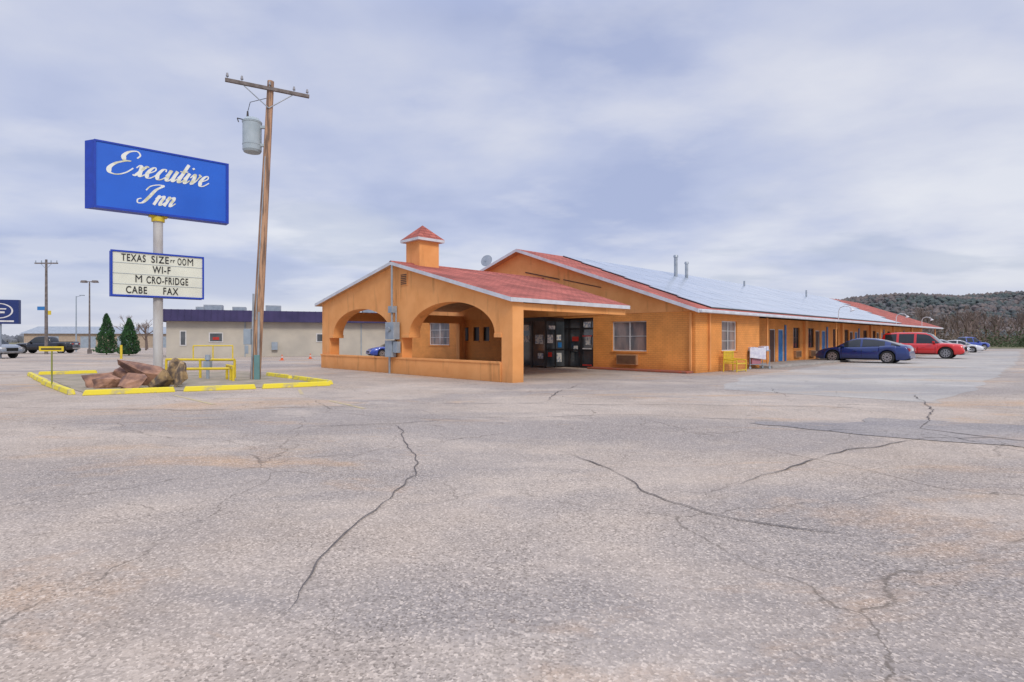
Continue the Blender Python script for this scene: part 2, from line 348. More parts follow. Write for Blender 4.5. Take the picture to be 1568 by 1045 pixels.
# ------------------------------------------------------------------ MOTEL  (local x along the long wing, y along the gable front)
ANG=math.atan2(.692,.722)
motel=empty('motel_building',(8.37,25.3,0),ANG)
def wall(mb,kind,fixed,thick,s0,s1,z0,z1,ops,m=0):
    ss=sorted({s0,s1}|{o[0] for o in ops}|{o[1] for o in ops}); zs=sorted({z0,z1}|{o[2] for o in ops}|{o[3] for o in ops})
    for a,b in zip(ss[:-1],ss[1:]):
        for c,d in zip(zs[:-1],zs[1:]):
            ms,mz=(a+b)/2,(c+d)/2
            if any(o[0]<ms<o[1] and o[2]<mz<o[3] for o in ops): continue
            if kind=='x': mb.box(fixed,fixed+thick,a,b,c,d,m)
            else: mb.box(a,b,fixed,fixed+thick,c,d,m)
def window(mb,kind,fixed,s0,s1,z0,z1,mull=1,bars=1,gm=1,fm=0,rec=0.10,fw=0.05):
    def bx(a,b,c,d,f0,f1,m):
        if kind=='x': mb.box(f0,f1,a,b,c,d,m)
        else: mb.box(a,b,f0,f1,c,d,m)
    f=fixed+rec
    bx(s0,s1,z0,z1,f+0.02,f+0.04,gm)
    bx(s0,s0+fw,z0,z1,f-0.02,f+0.015,fm); bx(s1-fw,s1,z0,z1,f-0.02,f+0.015,fm)
    bx(s0+fw,s1-fw,z0,z0+fw,f-0.02,f+0.015,fm); bx(s0+fw,s1-fw,z1-fw,z1,f-0.02,f+0.015,fm)
    for k in range(1,mull+1):
        s=s0+(s1-s0)*k/(mull+1); bx(s-0.025,s+0.025,z0+fw,z1-fw,f-0.015,f+0.015,fm)
    for k in range(1,bars+1):
        z=z0+(z1-z0)*k/(bars+1); bx(s0+fw,s1-fw,z-0.012,z+0.012,f-0.005,f+0.012,fm)
    bx(s0-0.05,s1+0.05,z0-0.07,z0-0.002,fixed-0.04,fixed+0.05,2)

HW=2.85
mb=MB()
fops=[(2.58,4.62,0.96,2.46),(5.85,11.2,0.0,2.72),(18.4,20.8,1.15,2.75),(14.2,14.8,1.45,2.35),(15.2,15.8,1.45,2.35),(16.3,16.9,1.45,2.35)]
wall(mb,'x',0.0,0.22,0,23.5,0,HW,fops)
wall(mb,'y',0.0,0.22,0.22,7.04,0,HW,[(2.6,4.3,0.98,2.46)])
mb.box(6.84,7.04,0.22,1.5,0,HW)
LEN=58
rops=[]; doors=[]; wins=[]
base=12.3
while base<LEN-6:
    doors.append((base,'brown')); doors.append((base+1.4,'blue'))
    wins.append(base+4.0); wins.append(base+6.9)
    base+=8.4
for s,_ in doors: rops.append((s,s+0.95,0.12,2.2))
for s in wins: rops.append((s-0.0,s+1.2,0.95,2.35))
rops=[r for r in rops if r[1]<LEN-0.3]
wall(mb,'y',1.5,0.22,7.04,LEN,0,HW,rops)
mb.box(LEN-0.2,LEN,1.72,23.5,0,HW)
mb.box(0.22,LEN,23.28,23.5,0,HW)
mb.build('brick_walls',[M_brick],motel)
PK=(11.24,6.95); ER=(-0.4,2.92); EL=(24.0,3.2)
def zroof(j): 
    return ER[1]+(PK[1]-ER[1])*(j-ER[0])/(PK[0]-ER[0]) if j<=PK[0] else PK[1]+(EL[1]-PK[1])*(j-PK[0])/(EL[0]-PK[0])
mb=MB()
for x0,x1 in ((-0.025,0.2),(LEN-0.2,LEN)):
    js=[0,11.24,23.5]; 
    for a,b in zip(js[:-1],js[1:]):
        mb.hexa([(x0,a,HW),(x1,a,HW),(x1,b,HW),(x0,b,HW),(x0,a,zroof(a)-0.17),(x1,a,zroof(a)-0.17),(x1,b,zroof(b)-0.17),(x0,b,zroof(b)-0.17)])
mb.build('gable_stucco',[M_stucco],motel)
mb=MB()
def flash(ja,za,jb,zb_,t): mb.hexa([(-0.06,ja,za),(-0.028,ja,za),(-0.028,jb,zb_),(-0.06,jb,zb_),(-0.06,ja,za+t),(-0.028,ja,za+t),(-0.028,jb,zb_+t),(-0.06,jb,zb_+t)])
flash(10.9,5.52,8.2,4.90,.06); flash(7.9,4.86,5.3,4.25,.05)
mb.build('roof_flashing',[M_brown],motel)
mb=MB(); mb.box(0.45,LEN-0.4,1.95,23.0,0.0,2.8); mb.box(0.45,6.7,0.35,1.95,0.0,2.8); mb.build('interior_light_block',[M_black],motel)  # unseen boxes added inside to block light and keep it dark behind glass
mb=MB(); TH=0.17
x0=-0.5
def slab(mb,a,b,c,d,th,top=0,side=1):
    P=[a,b,c,d]
    bot=[(p[0],p[1],p[2]-th) for p in P]
    mb.hexa(bot+P,ms=[2,top,side,side,side,side])
slab(mb,(x0,ER[0],ER[1]),(LEN+.3,ER[0],ER[1]),(LEN+12,PK[0],PK[1]),(x0,PK[0],PK[1]),TH)
slab(mb,(x0,PK[0],PK[1]),(LEN+12,PK[0],PK[1]),(LEN+.3,EL[0],EL[1]),(x0,EL[0],EL[1]),TH)
mb.build('roof',[M_shing,M_fascia,M_soffit],motel)
mb=MB()
nr=6; j0_=-0.18; j1_=10.95; dj=(j1_-j0_)/nr
for q in range(nr):
    ja=j0_+q*dj+0.03; jb=j0_+(q+1)*dj-0.03; f=(q+.5)/nr
    ia=1.0+f*2.6; ib=38+f*18; n=int((ib-ia)/1.15)
    za,zb_=zroof(ja),zroof(jb)
    mb.hexa([(ia,ja,za+.01),(ia+n*1.15,ja,za+.01),(ia+n*1.15,jb,zb_+.01),(ia,jb,zb_+.01),(ia,ja,za+.06),(ia+n*1.15,ja,za+.06),(ia+n*1.15,jb,zb_+.06),(ia,jb,zb_+.06)],1)
    for k in range(n):
        a=ia+k*1.15+0.015; b2=a+1.12; dz=.006*random.random()
        mb.hexa([(a,ja+.01,za+.061),(b2,ja+.01,za+.061),(b2,jb-.01,zb_+.061),(a,jb-.01,zb_+.061),(a,ja+.01,za+.085+dz),(b2,ja+.01,za+.085+dz),(b2,jb-.01,zb_+.085+dz),(a,jb-.01,zb_+.085+dz)],0)
mb.build('roof_panels',[M_panel,M_black],motel)
mb=MB(); mb.box(-0.4,LEN,-0.53,-0.405,2.76,2.89); mb.build('gutter',[M_fascia],motel,bevel=0.02)
mb=MB(); mb.box(-0.12,-0.03,0.15,0.24,0.1,2.8); mb.box(1.2,1.3,-.1,-.01,.1,2.8)
mb.build('downspout',[M_stucco],motel)
mb=MB(); mb.box(7.04,LEN,-0.7,1.5,0.0,0.12); mb.build('walkway',[M_concw],motel,bevel=0.01)
mb=MB(); mb.box(-0.6,-0.002,0.1,5.8,0.0,0.10); mb.build('red_kerb',[M_redk],motel,bevel=0.02)
mb=MB()
for s in range(0,6):
    x=16.9+s*8.4+1.3
    if x<LEN-1: mb.box(x,x+0.5,1.35,1.5,0.12,HW)
mb.build('pilasters',[M_stucco],motel)
mb=MB()
window(mb,'x',0.0,2.58,4.62,0.96,2.46,mull=1,bars=1)
window(mb,'y',0.0,2.6,4.3,0.98,2.46,mull=1,bars=2)
window(mb,'x',0.0,18.4,20.8,1.15,2.75,mull=1,bars=2)
mb.build('front_windows',[M_white,M_curt,M_brick],motel)
mb=MB()
for a in (14.2,15.2,16.3): window(mb,'x',0.0,a,a+0.6,1.45,2.35,mull=0,bars=0,fm=1)
mb.build('office_windows',[M_white,M_black,M_brick],motel)
mb=MB()
for s in wins:
    if s+1.2<LEN-.3: window(mb,'y',1.5,s,s+1.2,0.95,2.35,mull=1,bars=1)
mb.build('room_windows',[M_brown,M_glass,M_brick],motel)
mb=MB()
for s,c in doors:
    if s+0.95>LEN-.3: continue
    m=0 if c=='blue' else 1
    mb.box(s+0.05,s+0.90,1.58,1.63,0.13,2.15,m)
    mb.box(s,s+0.05,1.54,1.65,0.13,2.2,2); mb.box(s+0.90,s+0.95,1.54,1.65,0.13,2.2,2); mb.box(s+.05,s+.9,1.54,1.65,2.15,2.2,2)
    mb.cyl((s+0.15,1.56,1.05),(s+0.15,1.58,1.05),0.035,n=8,m=2)
    if c=='blue': mb.box(s+1.0,s+1.22,1.44,1.496,0.13,2.5,0)
mb.build('room_doors',[M_blue,M_brown,M_white],motel)
def ac(mb,kind,fixed,s0,s1,z0,z1):
    d=0.16
    def bx(a,b,c,dd,f0,f1,m):
        if kind=='x': mb.box(f0,f1,a,b,c,dd,m)
        else: mb.box(a,b,f0,f1,c,dd,m)
    bx(s0,s1,z0,z1,fixed-d,fixed-0.002,0)
    n=9
    for q in range(n):
        z=z0+0.06+(z1-z0-0.1)*q/n
        bx(s0+0.05,s1-0.05,z,z+0.02,fixed-d-0.015,fixed-d-0.002,1)
mb=MB(); ac(mb,'x',0.0,3.05,4.25,0.28,0.80)
for s in wins:
    if s+1.2<LEN-.3: ac(mb,'y',1.5,s+0.05,s+1.1,0.32,0.78)
mb.build('air_conditioners',[pmat('ac_tan',(.46,.26,.13),(.38,.2,.1),rough=.6),M_brown],motel,bevel=0.01)
mb=MB()
F=0.12
ys=[5.85,6.75,7.6,8.5,9.4,10.3,11.2]
mb.box(F+0.03,F+0.05,5.85,11.2,0.05,2.72,1)
for y in ys: mb.box(F-0.05,F+0.025,y-0.05 if y>5.9 else y,y+0.05 if y<11.1 else y,0,2.72,0)
for z in (0.03,0.95,2.12,2.66): 
    for a,b2 in zip(ys[:-1],ys[1:]): mb.box(F-0.035,F+0.02,a+0.055,b2-0.055,z-0.03,z+0.06,0)
mb.box(F-0.10,F-0.055,6.0,6.6,1.02,1.08,2)
mb.box(F-0.10,F-0.055,6.0,6.6,0.12,0.2,3); mb.box(F-0.10,F-0.055,6.0,6.6,1.7,1.76,3)
mb.box(-1.5,-1.42,7.9,7.98,0,2.7,0); mb.box(-1.5,-1.42,9.9,9.98,0,2.7,0); mb.box(-1.5,-1.42,7.98,9.9,2.55,2.7,0); mb.box(-1.5,-1.42,8.9,8.98,0,2.55,0)
mb.box(-1.42,0.05,7.92,7.96,0.06,2.55,1); mb.box(-1.42,0.0,7.9,7.98,2.55,2.7,0); mb.box(-0.75,-0.68,7.89,7.99,0,2.55,0); mb.box(-1.42,0.0,7.90,7.98,0.95,1.03,0)
mb.box(-1.47,-1.45,7.98,8.9,0.1,2.55,1); mb.box(-1.47,-1.45,8.98,9.9,0.1,2.55,1)
mb.box(-1.5,0.0,7.9,9.98,2.7,2.76,0)
for (x,z,wd,h,m) in [(-1.35,1.35,.42,.45,5),(-0.6,1.5,.35,.3,5),(-1.3,0.6,.3,.25,3),(-0.5,1.1,.3,.28,4),(-1.25,2.1,.5,.2,5),(-.6,.3,.4,.5,5)]:
    mb.box(x,x+wd,7.895,7.915,z,z+h,m)
for (y,z,wd,h,m) in [(6.1,1.25,.35,.45,5),(6.95,1.45,.45,.25,3),(7.0,0.9,.3,.3,5),(6.1,2.2,.5,.3,5)]:
    mb.box(F-0.01,F+0.0,y,y+wd,z,z+h,m)
for (y,z,wd,h) in [(8.1,1.3,.6,.5),(9.15,1.4,.55,.35),(8.1,.5,.4,.3),(9.2,2.05,.6,.3)]: mb.box(-1.49,-1.475,y,y+wd,z,z+h,5)
mb.build('entrance_doors',[M_black,M_glass,M_white,M_red,M_blue,M_paper],motel)

# ---------------- canopy (porte-cochere)
CX=-9.93; J0=1.71
RZ=5.08; RJ=9.47; E0=(1.55,3.03); E1=(17.35,3.53); CT=0.15
def zc_(j): return E0[1]+(RZ-E0[1])*(j-E0[0])/(RJ-E0[0]) if j<=RJ else RZ+(E1[1]-RZ)*(j-RJ)/(E1[0]-RJ)
def opening(s):
    for c,h,lo,hi in ((3.75,2.8,0.57,7.15),(10.95,2.85,7.75,14.25)):
        if c-h<=s<=c+h: return 1.78+1.28*math.sqrt(max(0,1-((s-c)/h)**2))
        if lo<s<hi: return 1.66
    return None
br=[0,0.57,0.95,6.55,7.15,7.75,8.10,13.80,14.25,15.15,RJ-J0]
for c,h in ((3.75,2.8),(10.95,2.85)):
    for k in range(1,40): br.append(c-h*math.cos(math.pi*k/40))
br=sorted(set(round(x,4) for x in br))
mb=MB()
T=0.55
for a,b2 in zip(br[:-1],br[1:]):
    if b2-a<1e-3: continue
    mid=opening((a+b2)/2); e_=1e-5
    za=opening(a+e_) ; zb_=opening(b2-e_)
    if mid is None: za=zb_=0.0
    ta=zc_(J0+a)-CT; tb=zc_(J0+b2)-CT
    mb.hexa([(CX,J0+a,za),(CX+T,J0+a,za),(CX+T,J0+b2,zb_),(CX,J0+b2,zb_),(CX,J0+a,ta),(CX+T,J0+a,ta),(CX+T,J0+b2,tb),(CX,J0+b2,tb)])
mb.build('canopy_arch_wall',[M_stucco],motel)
mb=MB()
mb.box(CX-0.07,CX+T+0.04,J0+0.58,J0+7.14,0,0.72); mb.box(CX-0.07,CX+T+0.04,J0+7.76,J0+14.24,0,0.72)
mb.box(CX-0.07,CX-0.003,J0+7.14,J0+7.76,0,0.72)
mb.box(CX-0.07,CX-0.003,J0+14.24,J0+15.15,0,0.72); 
mb.box(CX-0.10,CX-0.072,J0+0.58,J0+15.18,0.66,0.75)
for a,b2 in ((0.57,0.95),(6.55,7.15),(7.75,8.10),(13.80,14.25)):
    mb.box(CX-0.03,CX+T+0.03,J0+a-0.01,J0+b2+0.01,1.62,1.78)
mb.build('canopy_low_wall',[M_stucco],motel,bevel=0.015)
mb=MB()
fx=CX-0.22
slab(mb,(fx,E0[0],E0[1]),(-2.9,E0[0],E0[1]),(-0.03,RJ,RZ),(fx,RJ,RZ),CT)
slab(mb,(fx,RJ,RZ),(-0.03,RJ,RZ),(-0.03,E1[0],E1[1]),(fx,E1[0],E1[1]),CT)
mb.build('canopy_roof',[M_shing,M_fascia,M_soffit],motel)
mb=MB()
mb.box(CX+T+0.01,-3.0,J0+0.02,J0+0.22,2.62,2.86,0)
mb.box(CX+T+0.01,-0.05,J0+15.0,J0+15.15,2.6,3.1,0)
mb.box(-0.6,-0.1,J0+14.8,J0+15.15,0,2.6,0)
mb.box(-5.3,-4.9,J0+14.8,J0+15.15,0,2.6,0)
mb.build('canopy_beams',[M_stucco],motel)
mb=MB()
mb.hexa([(fx,RJ-0.15,RZ-.03),(-0.05,RJ-0.15,RZ-.03),(-0.05,RJ+.15,RZ-.03),(fx,RJ+.15,RZ-.03),(fx,RJ-0.02,RZ+.04),(-0.05,RJ-0.02,RZ+.04),(-0.05,RJ+.02,RZ+.04),(fx,RJ+.02,RZ+.04)])
mb.build('canopy_ridge_cap',[M_shing],motel)
cx=CX+1.53; cy=RJ; h=0.55
mb=MB()
mb.box(cx-h,cx+h,cy-h,cy+h,4.4,6.12,0)
mb.box(cx-h-.2,cx+h+.2,cy-h-.2,cy+h+.2,6.12,6.24,1)
q=h+.2
mb.add([(cx-q,cy-q,6.242),(cx+q,cy-q,6.242),(cx+q,cy+q,6.242),(cx-q,cy+q,6.242),(cx,cy,6.96)],[(0,1,4),(1,2,4),(2,3,4),(3,0,4),(3,2,1,0)],2)
mb.build('cupola',[M_stucco,M_fascia,M_shing],motel)
mb=MB()
gj=J0+6.95
mb.box(CX-0.03,CX-0.002,gj-0.27,gj+0.27,3.95,4.5,0)
for k in range(6): mb.box(CX-0.05,CX-0.031,gj-0.22,gj+0.22,4.0+k*0.08,4.04+k*0.08,1)
mb.build('gable_vent',[M_stucco,M_brown],motel)
mb=MB()
mj=J0+7.55
mb.box(CX-0.40,CX-0.08,mj-0.35,mj+0.35,1.55,2.32,0)
mb.box(CX-0.32,CX-0.08,mj-0.05,mj+0.52,0.75,1.5,0)
mb.box(CX-0.28,CX-0.08,mj-0.42,mj-0.10,0.95,1.45,0)
mb.cyl((CX-0.2,mj+0.1,2.32),(CX-0.2,mj+0.1,4.9),0.05,m=1)
mb.cyl((CX-0.2,mj-0.25,2.32),(CX-0.2,mj-0.25,2.9),0.035,m=1)
mb.box(CX-0.30,CX-0.03,mj-0.05,mj+0.28,2.75,3.05,0)
mb.cyl((CX-0.2,mj+0.3,0),(CX-0.2,mj+0.3,0.78),0.05,m=1)
mb.cyl((CX-0.41,mj,2.0),(CX-0.50,mj,2.0),0.12,m=1)
mb.build('electric_meters',[M_grey,M_galv],motel,bevel=0.01)
mb=MB()
mb.cyl((14,9,6.0),(14,9,7.7),0.13,n=14); mb.cyl((14,9,7.7),(14,9,7.85),0.19,0.15,n=14)
mb.cyl((15.6,9,6.0),(15.6,9,7.35),0.12,n=14); mb.cyl((15.6,9,7.35),(15.6,9,7.5),0.17,0.14,n=14)
mb.cyl((27,9.5,6.2),(27,9.5,6.9),0.08,n=10); mb.cyl((40,8.5,6.0),(40,8.5,6.8),0.08,n=10)
mb.build('roof_vents',[M_galv],motel)
mb=MB()
mb.cyl((0.4,14.6,5.8),(0.4,14.6,6.5),0.03)
mb.cyl((0.35,14.6,6.5),(-0.02,14.45,6.62),0.04,0.40,n=18)
mb.cyl((0.0,14.5,6.6),(-0.45,14.3,6.55),0.015)
mb.build('satellite_dish',[M_grey],motel)
mb=MB()
for i in (19.5,36,47):
    pts=[(i,-0.35,2.85),(i,-0.35,3.5),(i,-0.45,3.75),(i,-0.7,3.85),(i,-1.0,3.8),(i,-1.15,3.65)]
    mb.tube(pts,0.03); mb.cyl((i,-1.15,3.65),(i,-1.2,3.5),0.06,0.16,n=12)
mb.build('gooseneck_lights',[M_white],motel)
mb=MB()
for k in range(0,5):
    x=8.0+12*k
    mb.cyl((x,-0.05,0.12),(x,-0.05,2.75),0.05,n=8)
mb.build('walkway_posts',[M_stucco],motel)

# ------------------------------------------------------------------ metal chair + linen cart beside the side wall
M_yel=pmat('yellow_paint',(.78,.58,.03),(.62,.48,.04),scale=5,rough=0.5)
bench=empty('metal_glider_bench',(10.72,26.75,0),ANG)
mb=MB()
for x in (-0.5,0.5):
    mb.tube([(x,-0.35,0),(x,-0.35,0.55),(x,0.25,0.6)],0.03); mb.tube([(x,0.3,0),(x,0.28,0.95)],0.03)
mb.tube([(-0.5,0.28,0.95),(0.5,0.28,0.95)],0.03)
for k in range(9):
    x=-0.48+k*0.12; mb.box(x-0.03,x+0.03,-0.33,0.25,0.38,0.395); mb.box(x-0.03,x+0.03,0.26,0.275,0.42,0.93)
for z in (0.5,0.65,0.8): mb.box(-0.5,0.5,0.277,0.29,z,z+0.05)
mb.tube([(-0.5,-0.35,0.08),(0.5,-0.35,0.08)],0.025); mb.tube([(-0.5,-0.33,0.39),(0.5,-0.33,0.39)],0.03)
mb.build('frame',[M_yel],bench)
cart=empty('housekeeping_cart',(12.95,29.4,0),ANG-.5); cart.scale=(1.1,1.1,1.08)
mb=MB()
for x in (-0.55,0.55):
    for y in (-0.25,0.25):
        mb.cyl((x,y,0.1),(x,y,0.95),0.02,m=1); mb.cyl((x,y-0.02,0.06),(x,y+0.02,0.06),0.06,m=1)
mb.box(-0.55,0.55,-0.25,0.25,0.2,0.23,1); mb.box(-0.57,0.57,-0.27,0.27,0.86,0.9,1)
for k in range(7):
    x=-0.5+k*0.15; mb.box(x,x+0.13,-0.22,0.2,0.9,1.0+random.uniform(0,.12),0)
mb.hexa([(-0.6,-0.31,0.55),(0.3,-0.31,0.45),(0.3,-0.28,0.45),(-0.6,-0.28,0.55),(-0.6,-0.31,1.0),(0.3,-0.31,1.02),(0.3,-0.28,1.02),(-0.6,-0.28,1.0)],0)
mb.box(-0.4,0.1,-0.2,0.2,0.23,0.5,2)
mb.build('cart_body',[pmat('linen',(.76,.78,.84),(.58,.58,.70),scale=6,rough=.9,bump=.4),M_grey,pmat('pink_plastic',(.5,.2,.25),rough=.5)],cart,bevel=0.01)

# ------------------------------------------------------------------ SIGN
SA=math.atan2(.644,.765)
sign=empty('motel_sign',(-15.64,24.58,0),SA)
M_sblue=pmat('sign_blue',(.008,.125,.66),(.006,.105,.58),scale=0.6,rough=0.45,coat=0.1)
M_sblue2=pmat('sign_blue_cabinet',(.006,.05,.46),(.005,.04,.38),rough=0.4)
M_pole=pmat('pole_white_paint',(.66,.67,.66),(.42,.40,.38),scale=1.5,rough=0.5,stretch=(1,1,.3))
Z0,Z1=7.05,9.90
mb=MB()
mb.prism([(-2.3,0.03),(2.82,0.03),(2.82,0.507),(-2.59,0.507)],Z0,Z1,0)
for a,b2,c,d in ((-2.3,2.82,Z0,Z0+0.09),(-2.3,2.82,Z1-0.07,Z1)): mb.box(a,b2,-0.03,0.028,c,d,0)
mb.box(-2.3,-2.24,-0.03,0.028,Z0+.092,Z1-.072,0); mb.box(2.70,2.82,-0.03,0.028,Z0+.092,Z1-.072,0)
mb.build('cabinet',[M_sblue2],sign)
mb=MB(); mb.box(-2.238,2.698,0.0,0.027,Z0+0.092,Z1-0.072,0); mb.build('face_panel',[M_sblue],sign)
mb=MB(); mb.cyl((0,0.28,0),(0,0.28,Z0),0.19,n=24); mb.cyl((0,0.28,Z0-0.25),(0,0.28,Z0-0.05),0.26,n=24,m=1); 
mb.box(-0.35,0.35,0.1,0.46,Z0-0.06,Z0-0.003,1)
mb.build('pole',[M_pole,M_yel],sign)
mb=MB()
mb.box(-1.68,1.70,0.0,0.075,3.47,5.29,0)
mb.box(-1.75,-1.68,-0.04,0.08,3.40,5.36,1); mb.box(1.70,1.77,-0.04,0.08,3.40,5.36,1)
mb.box(-1.68,1.70,-0.04,0.08,3.40,3.469,1); mb.box(-1.68,1.70,-0.04,0.08,5.291,5.36,1)
mb.box(-1.75,1.77,0.48,0.56,3.40,5.36,1)
for k in range(1,4):
    z=3.47+1.82*k/4; mb.box(-1.68,1.70,-0.012,-0.002,z-0.008,z+0.008,2)
mb.build('reader_board',[pmat('reader_face',(.78,.80,.68),(.70,.72,.62),scale=1.2,rough=.5),M_sblue2,M_grey],sign)
M_letter=pmat('black_letters',(.012,.012,.015),rough=.5)
def fit_text(t,xa,xb,z,H,name,y=-0.016,off=0.012):
    cu=bpy.data.curves.new(name,'FONT'); cu.body=t; cu.size=1.0; cu.extrude=0.004; cu.offset=off; cu.space_character=1.15; cu.space_word=.9
    ob=bpy.data.objects.new(name,cu); sc.collection.objects.link(ob); bpy.context.view_layer.update()
    wd=ob.dimensions.x; hh=ob.dimensions.y
    ob.parent=sign; ob.location=(xa,y,z); ob.rotation_euler=(math.radians(90),0,0)
    ob.scale=((xb-xa)/wd,H/max(hh,.5),1); cu.materials.append(M_letter); return ob
H=0.31
fit_text('TEXAS',-1.38,-0.50,4.93,H,'letters_row_1a')
fit_text('SIZE',-0.30,0.36,4.93,H,'letters_row_1b')
fit_text('rr',0.42,0.60,5.0,0.12,'letters_row_1c')
fit_text('OO',0.70,1.04,4.91,H,'letters_row_1d',off=.004)
fit_text('M',1.08,1.30,4.92,H,'letters_row_1e',off=0)
fit_text('WI-F',-0.24,0.44,4.48,H,'letters_row_2')
fit_text('M',-0.90,-0.66,4.03,H,'letters_row_3a',off=0)
fit_text('CRO-FRIDGE',-0.48,1.12,4.01,H+.01,'letters_row_3b')
fit_text('CABE',-1.22,-0.46,3.55,H,'letters_row_4a')
fit_text('FAX',0.14,0.72,3.55,H,'letters_row_4b')

def catmull(P,n=10):
    out=[]
    Q=[P[0]]+P+[P[-1]]
    for k in range(1,len(Q)-2):
        p0,p1,p2,p3=[Vector(q) for q in Q[k-1:k+3]]
        for s in range(n):
            t=s/n
            out.append(0.5*((2*p1)+(-p0+p2)*t+(2*p0-5*p1+4*p2-p3)*t*t+(-p0+3*p1-3*p2+p3)*t**3))
    out.append(Vector(P[-1])); return out
GL={
'E':([[(1.45,1.55),(1.55,1.85),(1.2,2.15),(.7,2.0),(.5,1.6),(.72,1.25),(1.05,1.22),(.75,1.15),(.25,.85),(.02,.4),(.22,0),(.75,-.08),(1.25,.2),(1.55,.65)]],1.75),
'x':([[(0,.72),(.15,.98),(.33,.8),(.42,.3),(.55,.02),(.8,.25)],[(.82,.9),(.66,.98),(.42,.55),(.15,.05),(-.02,.12)]],.86),
'e':([[(-.08,.35),(.22,.48),(.5,.75),(.4,1.0),(.18,.85),(.06,.4),(.2,.02),(.45,.05),(.75,.4)]],.76),
'c':([[(.5,.78),(.42,1.0),(.2,.9),(.05,.4),(.2,.02),(.45,.05),(.75,.4)]],.72),
'u':([[(-.08,.4),(.1,1.0),(.07,.45),(.12,.05),(.3,.05),(.5,.5),(.58,1.0)],[(.58,1.0),(.53,.35),(.62,.02),(.85,.35)]],.84),
't':([[(-.02,.4),(.25,1.2),(.3,1.75),(.2,.8),(.16,.2),(.28,.02),(.52,.35)],[(-.08,1.05),(.2,1.02),(.5,1.12)]],.52),
'i':([[(-.08,.4),(.13,1.0),(.08,.4),(.18,.02),(.42,.35)],[(.22,1.42),(.27,1.5),(.3,1.44)]],.42),
'v':([[(-.05,.6),(.12,1.0),(.25,.6),(.25,.05),(.48,.4),(.6,.9),(.5,1.0),(.72,.85)]],.78),
'I':([[(.1,1.35),(.25,1.8),(.75,2.05),(1.15,2.0),(.8,1.5),(.62,.8),(.38,.12),(.02,.02),(-.12,.35),(.1,.5)]],1.2),
'n':([[(-.05,.6),(.1,1.0),(.1,.5),(.05,0)],[(.05,.1),(.22,.75),(.42,1.0),(.52,.75),(.48,.3),(.58,.02),(.82,.4)]],.82)}
def script_word(word,x0,z0,xh,kx,name,slant=0.42,y=-0.008):
    mb=MB(); cx=0; dep=0
    for ch in word:
        strokes,wd=GL[ch]
        for st in strokes:
            pts=catmull([(px+cx+slant*py_,py_) for px,py_ in st])
            P=[Vector((x0+p.x*xh*kx,z0+p.y*xh)) for p in pts]
            vs=[];n=len(P)
            for k,p in enumerate(P):
                d=(P[min(k+1,n-1)]-P[max(k-1,0)]); 
                if d.length<1e-6: d=Vector((1,0))
                d.normalize(); nn=Vector((-d.y,d.x))
                dn=abs(d.y)*(1 if d.y<0 else 0.35)
                wdt=(0.020+0.058*dn*dn)*xh/0.5
                if ch in 'EI': wdt*=1.15
                if ch=='i' and st[0][1]>1.3: wdt=0.04*xh/.5
                dep+=0.00002
                for q in (1,-1):
                    r=p+nn*wdt*q; vs.append((r.x,y-dep,r.y))
                for q in (1,-1):
                    r=p+nn*wdt*q; vs.append((r.x,y+0.02,r.y))
            fs=[]
            for k in range(n-1):
                a=4*k; b2=4*k+4
                fs+= [(a,a+1,b2+1,b2),(a+2,b2+2,b2+3,a+3),(a,b2,b2+2,a+2),(a+1,a+3,b2+3,b2+1)]
            mb.add(vs,fs,0)
        cx+=wd
    return mb.build(name,[M_script],sign)
M_script=pmat('cream_script_letters',(.80,.83,.78),(.62,.62,.42),scale=3,rough=.5,lo=.38,hi=.5)
script_word('Executive',-2.3+0.42,8.62,0.50,1.02,'script_word_top')
script_word('Inn',-2.3+1.50,7.48,0.44,1.08,'script_word_bottom')

# ------------------------------------------------------------------ utility pole
M_wood=pmat('weathered_wood',(.52,.31,.19),(.20,.13,.095),scale=3,rough=.9,bump=.6,bscale=20,stretch=(4,4,.3),lo=.42,hi=.56,detail=9)
M_arm=pmat('grey_crossarm_wood',(.22,.19,.18),(.13,.11,.10),scale=5,rough=.9)
up=empty('utility_pole',(-9.95,21.5,0))
mb=MB()
top=Vector((0.60,0,11.55))
mb.cyl((0,0,0),top,0.19,0.12,n=16)
c=top*0.97; ax=Vector((1.30,0.72,0))
d=ax.normalized(); nn=Vector((-d.y,d.x,0))*0.055; cc=c+Vector((0,-0.16,0)); 
p=[cc-ax-nn,cc+ax-nn,cc+ax+nn,cc-ax+nn]
mb.hexa([q+Vector((0,0,-.06)) for q in p]+[q+Vector((0,0,.06)) for q in p],3)
for s in (-0.6,0.6): mb.cyl(cc+ax*s-Vector((0,0,.05)),c-Vector((0,.14,.75)),0.02,n=6,m=1)
for s in (-.95,-.62,.62,.95,0.03):
    q=cc+ax*s; mb.cyl(q+Vector((0,0,.06)),q+Vector((0,0,.16)),0.018,n=6,m=1); mb.cyl(q+Vector((0,0,.14)),q+Vector((0,0,.27)),0.055,0.03,n=10,m=2)
mb.build('pole_and_crossarm',[M_wood,M_galv,pmat('porcelain',(.25,.25,.27),rough=.3),M_arm],up)
mb=MB()
tx=-0.10
mb.cyl((tx,-0.05,8.85),(tx,-0.05,9.95),0.34,n=28); mb.cyl((tx,-0.05,9.95),(tx,-0.05,10.08),0.36,0.25,n=28); mb.cyl((tx,-0.05,8.78),(tx,-0.05,8.86),0.30,0.34,n=28)
mb.cyl((tx,-0.05,9.9),(tx,-0.05,9.94),0.355,n=28); mb.cyl((tx,-0.05,9.05),(tx,-0.05,9.09),0.35,n=28)
mb.cyl((tx-.15,-0.1,10.05),(tx-.15,-0.1,10.35),0.05,0.03,n=10,m=1)
mb.tube([(tx-.15,-.1,10.32),(tx-.05,-.1,10.7),(0.45,0,10.9)],0.012,n=5,m=1)
